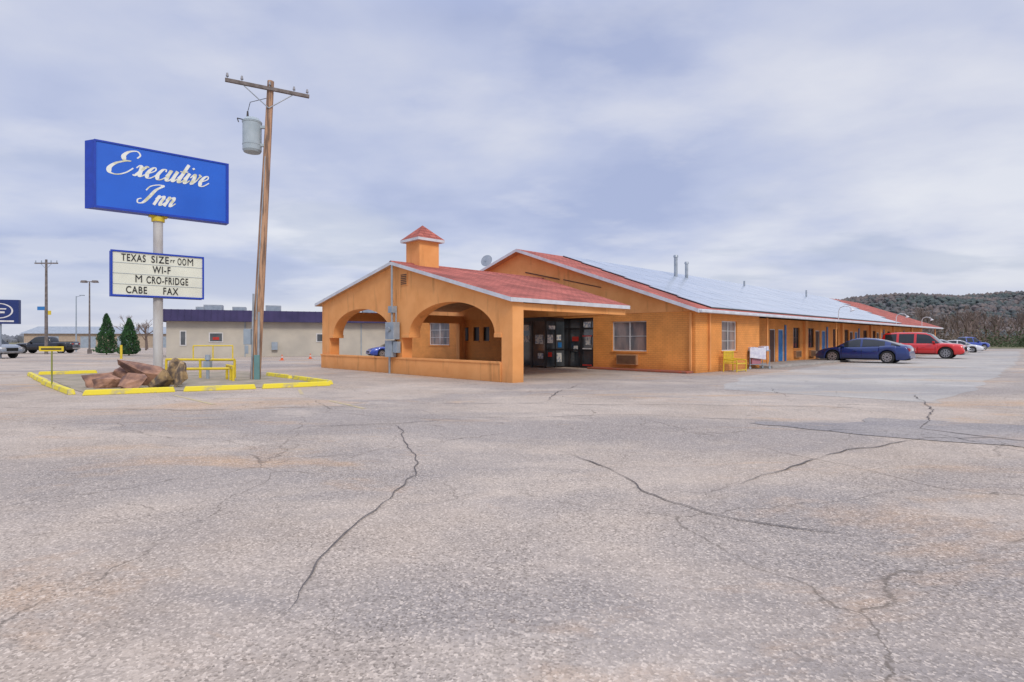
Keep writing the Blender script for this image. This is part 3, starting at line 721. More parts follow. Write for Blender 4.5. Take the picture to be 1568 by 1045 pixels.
mb.tube([(tx-.3,-.2,10.0),(tx-.5,-.2,10.05),(tx-.45,-.2,9.9)],0.02,n=6,m=1)
mb.box(tx+.3,0.50,-0.1,0.0,9.0,9.1,0); mb.box(tx+.3,0.52,-0.1,0.0,9.7,9.8,0)
mb.build('transformer',[pmat('transformer_grey',(.42,.49,.53),(.32,.39,.43),scale=2,rough=.5),M_black],up)
mb=MB()
mb.cyl((0.18,-.17,0),(0.22,-.17,2.6),0.045,m=1); mb.cyl((-0.05,-.2,0),(0.02,-.2,3.3),0.035,m=1)
mb.cyl((0.1,-.18,2.3),(0.45,-.15,8.6),0.02,n=6,m=1)
mb.box(-0.32,-0.05,-.3,-.12,1.35,1.95,0); mb.box(-.25,-.12,-.32,-.3,1.0,1.32,0); mb.box(0.08,0.28,-.3,-.2,0.0,0.95,2)
mb.build('pole_meter_and_conduit',[M_grey,M_galv,pmat('teal_box',(.15,.30,.30),rough=.5)],up,bevel=.01)

# ------------------------------------------------------------------ sign island: wheel stops, rocks, rails
M_kerb=pmat('yellow_kerb_paint',(.80,.66,.04),(.52,.45,.20),scale=4,rough=.7,detail=9,bump=.3,lo=.36,hi=.5)
def stop(a,b,name='yellow_wheel_stop',h=0.15,wd=0.09):
    a=Vector(a+(0,)) ; b=Vector(b+(0,)); L=(b-a).length; ang=math.atan2(b.y-a.y,b.x-a.x)
    mb=MB(); 
    mb.hexa([(-L/2,-wd,0),(L/2,-wd,0),(L/2,wd,0),(-L/2,wd,0),(-L/2+.05,-wd*.7,h),(L/2-.05,-wd*.7,h),(L/2-.05,wd*.7,h),(-L/2+.05,wd*.7,h)])
    mb.build(name,[M_kerb],None,((a.x+b.x)/2,(a.y+b.y)/2,0),ang,bevel=.02)
stop((-11.85,15.3),(-9.95,16.4)); stop((-9.75,16.45),(-8.0,17.35)); stop((-7.85,17.4),(-6.1,18.6))
stop((-20.7,23.8),(-18.6,21.7)); stop((-18.5,21.55),(-16.3,19.4)); stop((-16.2,19.2),(-14.3,17.4)); stop((-14.2,17.3),(-12.3,15.5)); stop((-20.6,24.1),(-18.9,25.3))
stop((-6.2,19.0),(-8.5,21.6)); stop((-8.7,21.8),(-10.4,23.6))
sheet('island_gravel',wobble([(-20.4,24),(-12.0,15.6),(-6.3,18.8),(-10.2,23.6),(-13,27),(-18.8,25.2)],.5,.05),0.012,pmat('island_soil',(.42,.35,.27),(.28,.25,.18),scale=1.6,rough=1,bump=.8,bscale=40,detail=10))
M_rock=pmat('red_sandstone',(.42,.23,.15),(.15,.085,.07),scale=2.2,rough=.9,bump=1,bscale=9,detail=10,lo=.4,hi=.6)
M_rock2=pmat('tan_limestone',(.42,.29,.15),(.13,.10,.08),scale=4,rough=.9,bump=1,bscale=12,detail=10,lo=.42,hi=.58)
rocks=[((-13.45,18.0),(.50,.42,.62),0,.3),((-12.85,17.7),(.55,.4,.42),0,-.25),((-12.35,18.6),(1.0,.42,.80),0,.75),((-11.95,17.5),(.45,.38,.5),0,.2),((-11.35,17.9),(.40,.42,.80),1,0),((-10.75,18.15),(.30,.33,.80),1,.1),((-11.45,18.9),(.42,.4,.98),1,0),((-13.1,18.9),(.55,.4,.6),0,.7)]
for (x,y),(a,b2,c),mi,tilt in rocks:
    bm=bmesh.new()
    for k in range(13):
        v=Vector((random.gauss(0,1),random.gauss(0,1),random.gauss(0,1))).normalized()*random.uniform(.85,1.1)
        bm.verts.new((v.x*a,v.y*b2,max(v.z,-.5)*c*0.76))
    bmesh.ops.convex_hull(bm,input=bm.verts)
    loose=[v for v in bm.verts if not v.link_faces]; bmesh.ops.delete(bm,geom=loose,context='VERTS')
    bmesh.ops.subdivide_edges(bm,edges=bm.edges,cuts=3,use_grid_fill=True)
    for v in bm.verts:
        nz=mnoise.noise(v.co*3.1+Vector((x,y,0)))*0.04+mnoise.noise(v.co*11+Vector((x,y,0)))*0.03
        v.co+=v.co.normalized()*nz
    for f in bm.faces: f.smooth=False
    me=bpy.data.meshes.new('landscape_rock'); bm.to_mesh(me); bm.free(); me.materials.append((M_rock,M_rock2)[mi])
    ob=bpy.data.objects.new('landscape_rock',me); sc.collection.objects.link(ob); ob.location=(x,y,c*.33); ob.rotation_euler=(0,tilt*.6,random.uniform(-.4,.4))
def rail(a,b,h,name='yellow_pipe_rail',posts=3,r=0.05):
    mb=MB(); a=Vector(a+(0,)); b=Vector(b+(0,)); up_=Vector((0,0,h))
    mb.cyl(a+up_,b+up_,r,n=10)
    for k in range(posts):
        p=a.lerp(b,k/(posts-1)); mb.cyl(p,p+up_,r,n=10)
    mb.build(name,[M_yel])
rail((-13.9,22.3),(-11.0,22.0),.74); rail((-11.0,21.4),(-10.3,20.5),.55,posts=2); rail((-12.4,20.6),(-10.6,20.9),.45,posts=2)
rail((-25.0,43.5),(-21.9,43.5),1.05)
mb=MB(); mb.cyl((0,0,0),(0,0,.75),.06,n=12); mb.cyl((0,0,.75),(0,0,.95),.11,.09,n=12); mb.box(-.12,.12,-.1,.1,.45,.7); mb.build('utility_riser',[M_grey],None,(-11.9,21.7,0))
ps=empty('low_plate_sign',(-14.6,17.6,0),0.1)
mb=MB(); mb.cyl((0,0,0),(0,0,1.2),.022,n=8,m=1); mb.box(-.36,.36,-.03,-.01,1.17,1.33,0); mb.box(-.3,.3,-.034,-.031,1.22,1.27,2); mb.build('post_and_plate',[M_yel,pmat('olive_post',(.25,.28,.05),rough=.6),M_black],ps)

# ------------------------------------------------------------------ vehicles
M_tyre=pmat('tyre_rubber',(.02,.02,.02),(.03,.03,.03),rough=.85); M_alloy=pmat('alloy_wheel',(.55,.56,.58),(.4,.4,.42),rough=.3,metal=.8)
M_cglass=pmat('car_glass',(.02,.025,.03),(.03,.035,.04),rough=.04,spec=.6); M_tail=pmat('tail_lamp',(.40,.01,.01),rough=.2,coat=.5)
M_head=pmat('head_lamp',(.65,.68,.7),(.4,.4,.42),rough=.1,coat=.6); M_chrome=pmat('chrome',(.7,.7,.72),rough=.15,metal=1)
M_under=pmat('underbody',(.01,.01,.01),rough=.9)
def interp(pts,x):
    if x<=pts[0][0]: return pts[0][1]
    for (a,za),(b,zb) in zip(pts[:-1],pts[1:]):
        if x<=b: 
            t=(x-a)/(b-a); return za+(zb-za)*t
    return pts[-1][1]
KIND={
'coupe':dict(x0=-2.42,x1=2.45,W=.93,top=[(-2.42,.60),(-2.38,.88),(-2.25,1.02),(-1.9,1.06),(-1.0,1.02),(0,.97),(.9,.95),(1.5,.90),(2.0,.80),(2.3,.68),(2.45,.50)],zb=.20,wx=(-1.38,1.45),r=.35,
   roof=[(-2.0,1.04),(-1.7,1.16),(-1.2,1.32),(-.7,1.42),(-.2,1.46),(.2,1.45),(.5,1.38),(.85,1.20),(1.25,.95)],roofx=(-1.05,.28),pill=[(-1.55,-1.25),(-.12,-.02)]),
'sedan':dict(x0=-2.4,x1=2.4,W=.91,top=[(-2.4,.60),(-2.36,.90),(-2.2,1.0),(-1.7,1.03),(-1.0,.99),(0,.96),(.95,.95),(1.6,.88),(2.1,.76),(2.35,.60),(2.4,.5)],zb=.20,wx=(-1.35,1.4),r=.33,
   roof=[(-1.85,1.01),(-1.3,1.30),(-.9,1.42),(-.3,1.47),(.2,1.45),(.5,1.36),(1.2,.94)],roofx=(-1.0,.3),pill=[(-1.05,-.9),(-.06,.06)]),
'suv':dict(x0=-2.55,x1=2.6,W=1.0,top=[(-2.55,.70),(-2.53,1.1),(-2.45,1.18),(0,1.15),(1.0,1.15),(1.7,1.12),(2.3,1.05),(2.5,.95),(2.6,.60)],zb=.32,wx=(-1.5,1.55),r=.41,
   roof=[(-2.48,1.16),(-2.35,1.75),(-2.2,1.88),(-1.5,1.93),(-.2,1.93),(.35,1.88),(.6,1.78),(1.2,1.14)],roofx=(-2.25,.4),pill=[(-2.5,-2.2),(-1.45,-1.3),(-.35,-.2)]),
'pickup':dict(x0=-2.9,x1=2.85,W=.99,top=[(-2.9,.70),(-2.88,1.22),(-2.84,1.26),(-.8,1.26),(-.7,1.18),(1.2,1.16),(2.2,1.12),(2.65,1.02),(2.8,.9),(2.85,.60)],zb=.38,wx=(-1.85,1.85),r=.41,
   roof=[(-.78,1.2),(-.70,1.72),(-.55,1.86),(0,1.9),(.5,1.88),(.8,1.78),(1.4,1.15)],roofx=(-.6,.6),pill=[(-.78,-.6),(.28,.4)])}
def vehicle(name,kind,loc,ang,paint,scale=1.0):
    K=KIND[kind]; W=K['W']; r=K['r']; ra=r+.06; par=empty(name,loc,ang); par.scale=(scale,)*3
    xs=set([p[0] for p in K['top']])
    x=K['x0']
    while x<K['x1']: xs.add(round(x,3)); x+=.15
    for wx in K['wx']:
        for k in range(0,17): xs.add(round(wx-ra*math.cos(math.pi*k/16),4))
        xs.add(round(wx-ra-.012,4)); xs.add(round(wx+ra+.012,4))
    xs=sorted(xs)
    def zb(x):
        z=K['zb']
        e=min(x-K['x0'],K['x1']-x)
        if e<.25: z+=.12*(1-e/.25)
        for wx in K['wx']:
            if abs(x-wx)<=ra+1e-4: z=max(z,r+math.sqrt(max(0,ra*ra-(x-wx)**2)))
        return z
    def wf(x):
        e=min(x-K['x0'],K['x1']-x)/ .9
        e=min(1,max(0,e)); return .80+.20*math.sin(e*math.pi/2)**.7
    mb=MB(); rows=[]
    for x in xs:
        b_=zb(x); t_=max(interp(K['top'],x),b_+.06); w_=W*wf(x); h_=t_-b_
        half=[(.90*w_,b_),(.985*w_,b_+.10*h_),(1.0*w_,b_+.45*h_),(.965*w_,b_+.80*h_),(.90*w_,b_+.94*h_),(.80*w_,t_),(.4*w_,t_+.025)]
        rows.append([(x,-y,z) for y,z in half]+[(x,0,t_+.035)]+[(x,y,z) for y,z in reversed(half)])
    n=len(rows[0]); vs=[p for rr in rows for p in rr]; fs=[]
    for k in range(len(rows)-1):
        for q in range(n-1): fs.append((k*n+q,(k+1)*n+q,(k+1)*n+q+1,k*n+q+1))
    mb.add(vs,fs,0,True); mb.add(rows[0],[tuple(range(n))],0); mb.add(rows[-1],[tuple(range(n))],0)
    ob=mb.build('body',[paint],par)
    mb=MB(); R=K['roof']; gx=sorted(set([p[0] for p in R]+[q for p in K['pill'] for q in p]+[K['roofx'][0],K['roofx'][1]]+[R[0][0]+(R[-1][0]-R[0][0])*k/24 for k in range(25)]))
    rows=[]
    zmax=max(p[1] for p in R)
    for x in gx:
        zr=interp(R,x); zl=interp(K['top'],x)-.03; zr=max(zr,zl+.005); f=(zr-zl)/(zmax-zl); wb=.90*W*min(1,wf(x)+.05); wt=wb-(.24*W)*f
        def yy(g): return wb+(wt-wb)*g
        half=[(wb,zl),(yy(.88),zl+(zr-zl)*.86),(yy(1.0)-.01,zl+(zr-zl)*.955),(yy(1.0)*.85,zr)]
        rows.append([(x,-y,z) for y,z in half]+[(x,0,zr+.02)]+[(x,y,z) for y,z in reversed(half)])
    n=len(rows[0]); o=[p for rr in rows for p in rr]
    for k in range(len(rows)-1):
        xm=(gx[k]+gx[k+1])/2
        for q in range(n-1):
            side=q in (0,n-2); rail_=q in (1,n-3); 
            if side: m=0 if any(a<xm<b for a,b in K['pill']) else 1
            elif rail_: m=0
            else: m=0 if K['roofx'][0]<xm<K['roofx'][1] else 1
            mb.add([o[k*n+q],o[(k+1)*n+q],o[(k+1)*n+q+1],o[k*n+q+1]],[(0,1,2,3)],m,False)
    g_=mb.build('cabin',[paint,M_cglass],par)
    bm=bmesh.new(); bm.from_mesh(g_.data); bmesh.ops.remove_doubles(bm,verts=bm.verts,dist=.0005); bmesh.ops.recalc_face_normals(bm,faces=bm.faces)
    for f in bm.faces: f.smooth=True
    bm.to_mesh(g_.data); bm.free()
    mb=MB()
    mb.box(K['x0']+.2,K['x1']-.2,-(W-.30),W-.30,K['zb']-.02,.72,0)
    mb.box(K['wx'][0]-ra-.1,K['wx'][0]+ra+.1,-(W-.28),W-.28,K['zb'],r+ra+.02,0); mb.box(K['wx'][1]-ra-.1,K['wx'][1]+ra+.1,-(W-.28),W-.28,K['zb'],r+ra+.02,0)
    if kind=='pickup': mb.box(-2.78,-.86,-.74*W,.74*W,1.2,1.305,0)
    mb.build('underbody',[M_under],par)
    mb=MB()
    for wx in K['wx']:
        for s in (-1,1):
            yo=s*(W-.02); yi=s*(W-.25)
            mb.cyl((wx,yi,r),(wx,yo-s*.02,r),r,n=32); mb.cyl((wx,yo-s*.02,r),(wx,yo,r),r,r*.90,n=32)
            mb.cyl((wx,yo,r),(wx,yo+s*.004,r),r*.68,n=28,m=2)
            for k in range(10):
                a=2*math.pi*k/10; ca,sa=math.cos(a),math.sin(a)
                p=[]
                for rr_,hw in ((.05,.03),(r*.66,.028)):
                    p.append((rr_,hw))
                q=[(wx+ca*rr_-sa*hw*sg,z) for rr_,hw in p for sg,z in ((1,r+sa*rr_+ca*hw),(-1,r+sa*rr_-ca*hw))]
                y0,y1=(yo+s*.004,yo+s*.012)
                A,B,C,D=q[0],q[1],q[3],q[2]
                mb.hexa([(A[0],y0,A[1]),(B[0],y0,B[1]),(C[0],y0,C[1]),(D[0],y0,D[1]),(A[0],y1,A[1]),(B[0],y1,B[1]),(C[0],y1,C[1]),(D[0],y1,D[1])],1)
            nseg=28
            for k in range(nseg):
                a=2*math.pi*k/nseg; b_=2*math.pi*(k+1)/nseg
                mb.add([(wx+rr_*math.cos(t),yo+s*.014,r+rr_*math.sin(t)) for rr_,t in ((r*.62,a),(r*.70,a),(r*.70,b_),(r*.62,b_))],[(0,1,2,3)],1)
    mb.build('wheels',[M_tyre,M_alloy,M_under],par)
    mb=MB()
    zt=interp(K['top'],K['x0']+.15); zf=interp(K['top'],K['x1']-.15)
    for s in (-1,1):
        y0,y1=sorted((s*W*.52,s*W*.80)); mb.box(K['x0']-.015,K['x0']+.18,y0,y1,zt-.30,zt-.12,0)
        mb.box(K['x1']-.30,K['x1']-.02,y0,y1,zf-.22,zf-.06,1)
        for x in ((.95,-.1,-1.0) if kind!='pickup' else (1.15,.35,-.75)):
            y0,y1=sorted((s*W*.96,s*(W+.002))); mb.box(x-.008,x+.008,y0,y1,K['zb']+.12,K['zb']+.55,2)
        y0,y1=sorted((s*W*.86,s*W*1.12)); xm=K['roof'][-1][0]-.35; zm=interp(K['top'],xm); mb.box(xm-.06,xm+.08,y0,y1,zm+.0,zm+.13,3)
        for x in (.25,-.75): 
            y0,y1=sorted((s*W*.98,s*(W+.02))); mb.box(x-.1,x+.08,y0,y1,K['zb']+.50,K['zb']+.53,3)
        y0,y1=sorted((s*W*.93,s*(W+.004))); mb.box(K['wx'][0]+ra+.05,K['wx'][1]-ra-.05,y0,y1,K['zb']+.02,K['zb']+.07,2)
    mb.box(K['x1']-.08,K['x1']+.01,-.45,.45,K['zb']+.22,zf-.12,2); mb.box(K['x0']-.02,K['x0']+.1,-.26,.26,zt-.28,zt-.14,4)
    mb.box(K['x0']-.03,K['x0']+.1,-.7*W,.7*W,K['zb']+.1,K['zb']+.24,5 if kind in('pickup','suv') else 3)
    if kind in('pickup','suv'): mb.box(K['x1']-.06,K['x1']+.03,-.75*W,.75*W,K['zb']+.05,K['zb']+.2,5)
    mb.build('trim',[M_tail,M_head,M_under,paint,M_white,M_chrome],par,bevel=.01)
    return par
def paint(name,c,metal=.35): 
    return pmat(name,c,tuple(x*.92 for x in c),rough=.28,metal=metal,coat=1.0,scale=.7)
D2=math.atan2(.722,-.692)
P_blue=paint('blue_car_paint',(.008,.030,.17),.15); P_red=paint('red_car_paint',(.70,.02,.02),.05); P_silver=paint('silver_paint',(.50,.53,.58)); P_gunm=paint('grey_truck_paint',(.26,.29,.33)); P_black=paint('black_paint',(.012,.014,.022)); P_bl2=paint('blue_truck_paint',(.02,.06,.38),.1); P_white=paint('white_car_paint',(.65,.66,.68),0)
vehicle('parked_coupe','coupe',(23.75,37.45,0),D2,P_blue,1.12)
vehicle('parked_suv','suv',(34.0,46.0,0),D2+math.pi,P_red,1.10)
vehicle('parked_sedan','sedan',(45.5,59.0,0),D2+math.pi,P_silver,1.05)
vehicle('parked_sedan','sedan',(53.5,66.5,0),D2+math.pi,P_white,1.0)
vehicle('parked_pickup','pickup',(65.5,80,0),0.05,P_bl2,1.0)
vehicle('parked_pickup','pickup',(-43.4,45.5,0),-.15,P_gunm,1.0)
vehicle('parked_pickup','pickup',(-52.0,62.0,0),math.pi+.2,P_black,1.0)
vehicle('parked_sedan','sedan',(-10.2,48.5,0),math.pi+.5,P_bl2,1.0)

# ------------------------------------------------------------------ neighbouring office building
GA=math.atan2(.37,.93)
nb=empty('neighbour_office_building',(-29.3,47,0),GA)
M_nw=pmat('cream_render',(.56,.52,.44),(.47,.44,.38),scale=.7,rough=.9,bump=.2)
M_nr=pmat('purple_metal_roof',(.055,.045,.115),(.04,.035,.09),scale=1,rough=.75,spec=.2)
mb=MB()
mb.box(0,34,0,17.5,0,3.35,0)
mb.build('walls',[M_nw],nb)
mb=MB()
mb.hexa([(-.7,-.7,3.1),(34.7,-.7,3.1),(34.7,18.2,3.1),(-.7,18.2,3.1),(-.35,-.35,4.1),(34.35,-.35,4.1),(34.35,17.85,4.1),(-.35,17.85,4.1)],0)
x=-.6
while x<34.6:
    mb.hexa([(x,-.73,3.1),(x+.04,-.73,3.1),(x+.04,-.69,3.1),(x,-.69,3.1),(x,-.38,4.12),(x+.04,-.38,4.12),(x+.04,-.34,4.12),(x,-.34,4.12)],0); x+=.5
y=-.6
while y<18:
    mb.hexa([(-.73,y,3.1),(-.69,y,3.1),(-.69,y+.04,3.1),(-.73,y+.04,3.1),(-.38,y,4.12),(-.34,y,4.12),(-.34,y+.04,4.12),(-.38,y+.04,4.12)],0); y+=.5
mb.build('mansard_roof',[M_nr],nb)
mb=MB()
for a,b2,z0,z1 in ((1.0,1.5,1.0,2.3),(3.2,4.3,1.3,2.15),(12,13,1.3,2.1),(20,21,1.3,2.1)):
    mb.box(a,b2,-.06,-.002,z0,z1,0); mb.box(a+.08,b2-.08,-.075,-.062,z0+.08,z1-.08,1)
mb.box(3.5,4.0,-.09,-.078,1.5,1.75,2)
for a,b2,z0,z1 in ((2,3.2,.9,2.3),(5,7,.9,2.4),(9,11,.9,2.4),(13,14,0,2.2)):
    mb.box(-.06,-.002,a,b2,z0,z1,0); mb.box(-.075,-.062,a+.08,b2-.08,z0+.08,z1-.08,1)
mb.build('windows',[M_white,M_glass,M_red],nb)
mb=MB()
for x,y,wd,h in ((2.0,6,1.6,.8),(4.4,7,1.2,.7),(7.5,5,1.4,.8),(-0.0+.5,12,1.5,.9),(14.5,5,2.0,.8),(16.8,5,1.3,.7),(24,5,2,.9)):
    mb.box(x,x+wd,y,y+1.4,4.0,4.1+h,0); mb.box(x+.1,x+wd-.1,y-.02,y-.002,4.2,4.0+h,1)
mb.build('rooftop_units',[M_galv,M_grey],nb,bevel=.02)
mb=MB(); mb.box(6,6.08,-.08,-.002,0,3.1); mb.box(16,16.08,-.08,-.002,0,3.1); mb.box(8.2,8.7,-.3,-.002,.6,1.3); mb.build('wall_fittings',[M_grey],nb)
mb=MB(); mb.cyl((0,0,0),(0,0,1.1),.09,n=12); mb.build('yellow_bollard',[M_yel],None,(-31,44,0))
fs_=empty('distant_warehouse',(-88,100,0),.2)
mb=MB(); mb.box(0,26,0,10,0,2.6,0); mb.hexa([(-.5,-.5,2.6),(26.5,-.5,2.6),(26.5,10.5,2.6),(-.5,10.5,2.6),(-.5,4.9,4.0),(26.5,4.9,4.0),(26.5,5.1,4.0),(-.5,5.1,4.0)],1)
for x in (3,9,15,21): mb.box(x,x+2.5,-.04,-.002,0,2.1,2)
mb.build('shed_body',[pmat('tan_siding',(.45,.36,.27),rough=.9),M_galv,M_grey],fs_)

M_arb=pmat('arborvitae_foliage',(.05,.15,.045),(.02,.06,.025),scale=2.5,rough=.8,lo=.4,hi=.6)
def arborvitae(loc,h,r):
    tr=empty('arborvitae_tree',loc); mb=MB()
    mb.cyl((0,0,0),(0,0,h*.7),.07,.03,n=8,m=0)
    for k in range(7):
        a=k*2.4; z=h*(.1+.1*k); mb.cyl((0,0,z),(math.cos(a)*r*.5,math.sin(a)*r*.5,z+.35),.025,.01,n=5,m=0)
    mb.build('trunk',[M_brown],tr)
    mb=MB()
    for k in range(5200):
        t=random.random()**1.2; z=.12+t*(h-.12); a=random.uniform(0,2*math.pi)
        prof=r*(min(1,t*6+.6))*(1-t)**.62*(1+.22*mnoise.noise(Vector((math.cos(a)*1.6,math.sin(a)*1.6,z*1.4)))*2)
        rr=prof*random.uniform(.55,1.03)
        p=Vector((rr*math.cos(a),rr*math.sin(a),z))
        s=random.uniform(.05,.11); u=Vector((math.cos(a)*.4+random.uniform(-.3,.3),math.sin(a)*.4+random.uniform(-.3,.3),1)).normalized()*s*1.7
        v=Vector((random.uniform(-1,1),random.uniform(-1,1),0)).normalized()*s*.6
        mb.add([p-v,p+v,p+u],[(0,1,2)],0)
    mb.build('foliage',[M_arb],tr,recalc=False)
arborvitae((-41.3,56.5,0),4.1,.95); arborvitae((-36.6,53.0,0),3.5,.9)

# ------------------------------------------------------------------ far-left street furniture
ds=empty('dealer_pole_sign',(-41.2,44.5,0),.35)
mb=MB(); mb.cyl((0,0.2,0),(0,.2,3),.12,n=12,m=2); mb.box(-1.3,1.3,0,.4,2.8,4.75,0)
for k in range(32):
    a=2*math.pi*k/32; b_=2*math.pi*(k+1)/32
    mb.add([(.95*math.cos(t)*q,-.01,3.85+.62*math.sin(t)*q) for q,t in ((.88,a),(1,a),(1,b_),(.88,b_))],[(0,1,2,3)],1)
mb.box(-1.0,1.0,-.02,-.005,2.95,3.08,1); mb.box(-.5,.5,-.02,-.005,3.95,4.05,1); mb.box(-.4,.4,-.02,-.005,3.65,3.8,1)
mb.build('sign_cabinet',[pmat('navy_sign',(.01,.03,.16),rough=.4),M_white,M_grey],ds,bevel=.02)
def far_pole(loc,h):
    e_=empty('utility_pole',loc); mb=MB(); mb.cyl((0,0,0),(0,0,h),.16,.1,n=10); mb.box(-1.2,1.2,-.06,.06,h-.45,h-.33)
    for x in (-1.1,-.5,.5,1.1): mb.cyl((x,0,h-.33),(x,0,h-.1),.04,n=6,m=1)
    mb.cyl((-.6,0,h-.4),(0,0,h-1),.02,n=5,m=1); mb.cyl((.6,0,h-.4),(0,0,h-1),.02,n=5,m=1)
    mb.build('pole',[M_arm,M_grey],e_)
far_pole((-48.7,58,0),9.9)
def lamp(loc,h,n=2):
    e_=empty('street_lamp',loc); mb=MB(); mb.cyl((0,0,0),(0,0,h),.1,.06,n=10); mb.cyl((-.6,0,h),(.6,0,h),.04,n=8)
    for s in (-1,1): mb.hexa([(s*.6-.28,-.2,h-.12),(s*.6+.28,-.2,h-.12),(s*.6+.28,.2,h-.12),(s*.6-.28,.2,h-.12),(s*.6-.22,-.15,h+.12),(s*.6+.22,-.15,h+.12),(s*.6+.22,.15,h+.12),(s*.6-.22,.15,h+.12)])
    mb.cyl((0,0,0),(0,0,.5),.2,n=12); mb.build('lamp',[M_arm],e_)
lamp((-45.7,60,0),7.8); 
e_=empty('light_pole',(-55,70,0)); mb=MB(); mb.cyl((0,0,0),(0,0,7),.09,.05,n=8); mb.cyl((0,0,6.9),(.7,0,7.1),.03,n=6); mb.box(.5,1.0,-.12,.12,7.05,7.15); mb.build('pole',[M_grey],e_)
e_=empty('road_sign',(-50.5,60,0)); mb=MB(); mb.cyl((0,0,0),(0,0,4.6),.06,n=8); mb.box(-.8,.3,-.07,-.061,4.7,5.1,1); mb.box(.0,.7,-.07,-.061,4.2,4.65,2); mb.cyl((0,0,4.6),(0,0,5.1),.06,n=8); mb.build('post_and_panels',[M_grey,M_blue,M_yel],e_)
M_or=pmat('orange_plastic',(.75,.12,.02),rough=.5)
for x,y in ((-17.0,41.0),(-16.0,44.0)):
    e_=empty('traffic_cone',(x,y,0)); e_.scale=(.75,.75,.6); mb=MB(); mb.box(-.2,.2,-.2,.2,0,.04,0); mb.cyl((0,0,.04),(0,0,.34),.15,.09,n=16,m=0); mb.cyl((0,0,.34),(0,0,.48),.09,.065,n=16,m=1); mb.cyl((0,0,.48),(0,0,.72),.065,.025,n=16,m=0); mb.build('cone',[M_or,M_white],e_)

# ------------------------------------------------------------------ distant vegetation
def ico():
    bm=bmesh.new(); bmesh.ops.create_icosphere(bm,subdivisions=1,radius=1); vs=[v.co.copy() for v in bm.verts]; fs=[tuple(v.index for v in f.verts) for f in bm.faces]; bm.free(); return vs,fs
IV,IF=ico()
def blobs(mb,p,s,m=0):
    vs=[(p[0]+v.x*s*random.uniform(.65,1.2),p[1]+v.y*s*random.uniform(.65,1.2),p[2]+v.z*s*random.uniform(.7,1.3)) for v in IV]
    mb.add(vs,IF,m)
def hillz(x,y):
    rx=min(1,max(0,(x-90)/330)); rx=rx*rx*(3-2*rx)
    ry=min(1,max(0,(y-290)/330)); ry=ry*ry*(3-2*ry)
    H=45+9*mnoise.noise(Vector((x/120,y/200,0)))+min(14,max(0,(x-480)/40))
    return H*rx*ry
mb=MB(); nx,ny=90,30; X0,X1,Y0,Y1=50,1500,280,800
vs=[(X0+(X1-X0)*i/nx,Y0+(Y1-Y0)*j/ny,hillz(X0+(X1-X0)*i/nx,Y0+(Y1-Y0)*j/ny)) for j in range(ny+1) for i in range(nx+1)]
fs=[(j*(nx+1)+i,j*(nx+1)+i+1,(j+1)*(nx+1)+i+1,(j+1)*(nx+1)+i) for j in range(ny) for i in range(nx)]
mb.add(vs,fs,0,True)
M_hill=pmat('hill_ground',(.14,.13,.13),(.105,.105,.11),scale=.03,rough=1)  # distance haze put into the greyed hill and forest colours
mb.build('hill',[M_hill],recalc=False)
M_f1=pmat('hill_forest_a',(.14,.13,.125),(.105,.11,.11),scale=.02,rough=1,lo=.4,hi=.6)
M_f2=pmat('hill_forest_b',(.095,.115,.105),(.075,.095,.095),scale=.03,rough=1)
M_f3=pmat('hill_forest_c',(.175,.145,.13),(.14,.12,.12),scale=.03,rough=1)
mb=MB()
for k in range(16000):
    x=random.uniform(230,1050); y=random.uniform(285,650)
    if x/y>1.25 or x/y<.42: continue
    s=random.uniform(1.3,3.3); n_=mnoise.noise(Vector((x/60,y/60,3)))+random.uniform(-.25,.25)
    blobs(mb,(x,y,hillz(x,y)+s*.5),s,1 if n_>.25 else (2 if n_<0 else 0))
mb.build('hillside_forest',[M_f1,M_f2,M_f3],recalc=False)

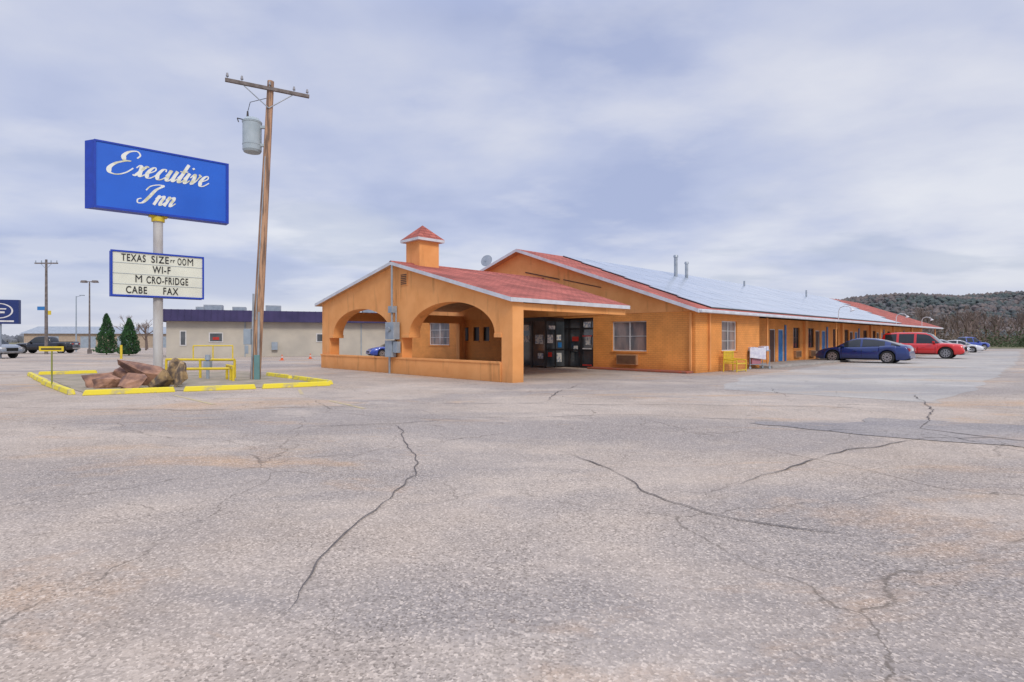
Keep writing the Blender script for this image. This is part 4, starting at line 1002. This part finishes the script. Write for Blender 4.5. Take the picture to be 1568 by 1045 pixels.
def bare_tree(mb,base,h,m=0):
    def rec(p,d,L,r,lev):
        q=p+d*L
        a=d.orthogonal().normalized(); b_=d.cross(a)
        vs=[p+a*r,p+(a*-.5+b_*.87)*r,p+(a*-.5-b_*.87)*r,q+a*r*.6,q+(a*-.5+b_*.87)*r*.6,q+(a*-.5-b_*.87)*r*.6]
        mb.add(vs,[(0,1,4,3),(1,2,5,4),(2,0,3,5)],m)
        if lev==0: return
        for k in range(3 if lev>1 else 4):
            nd=(d+Vector((random.uniform(-1,1),random.uniform(-1,1),random.uniform(-.25,.75)))*.75).normalized()
            rec(p+d*L*random.uniform(.55,1),nd,L*random.uniform(.55,.8),r*.58,lev-1)
    rec(Vector(base),Vector((random.uniform(-.1,.1),random.uniform(-.1,.1),1)).normalized(),h*.32,h*.022,4)
M_bare=pmat('bare_branches',(.25,.185,.15),(.15,.115,.10),scale=.3,rough=1)
M_brush=pmat('brown_brush',(.21,.155,.115),(.12,.10,.075),scale=.4,rough=1)
M_green=pmat('cedar_green',(.08,.115,.05),(.045,.07,.03),scale=.4,rough=1)
mb=MB()
for k in range(100):
    y=random.uniform(125,230); u=random.uniform(.72,1.12); bare_tree(mb,(u*y,y,0),random.uniform(9.0,14.5)*(y/165)**.6,0)
mb.build('bare_tree_row',[M_bare],recalc=False)
mb=MB()
def clump(mb,p,s,m,n=90):
    for q in range(n):
        v=Vector((random.gauss(0,.45),random.gauss(0,.45),abs(random.gauss(0,.5)))); c=Vector(p)+v*s
        a=Vector((random.uniform(-1,1),random.uniform(-1,1),random.uniform(-1,1))).normalized()*s*.13; b_=Vector((random.uniform(-1,1),random.uniform(-1,1),random.uniform(-1,1))).normalized()*s*.13
        mb.add([c,c+a,c+b_],[(0,1,2)],m)
for k in range(460):
    y=random.uniform(118,270); u=random.uniform(.64,1.2); s=random.uniform(2.0,4.2)
    clump(mb,(u*y,y,0),s,0 if random.random()<.88 else 1,60)
for k in range(26):
    y=random.uniform(105,116); u=random.uniform(.87,1.05); clump(mb,(u*y,y,0),random.uniform(1.5,3.2),1,140)
mb.build('brush_row',[M_brush,M_green],recalc=False)
mb=MB()
for k in range(900):
    y=random.uniform(260,340); u=random.uniform(-1.1,-.2); s=random.uniform(1.2,3.4)*(1+.7*mnoise.noise(Vector((u*25,0,0))))
    blobs(mb,(u*y,y,s*.5),s,0)
mb.build('distant_treeline',[pmat('far_trees',(.20,.21,.23),(.15,.16,.18),scale=.05,rough=1)],recalc=False)
mb=MB()
for k in range(16):
    y=random.uniform(78,95); u=random.choice([random.uniform(-.56,-.47),random.uniform(-.42,-.33),random.uniform(-.75,-.6)]); bare_tree(mb,(u*y,y,0),random.uniform(5.0,7.2),0)
mb.build('bare_trees_behind',[M_bare],recalc=False)
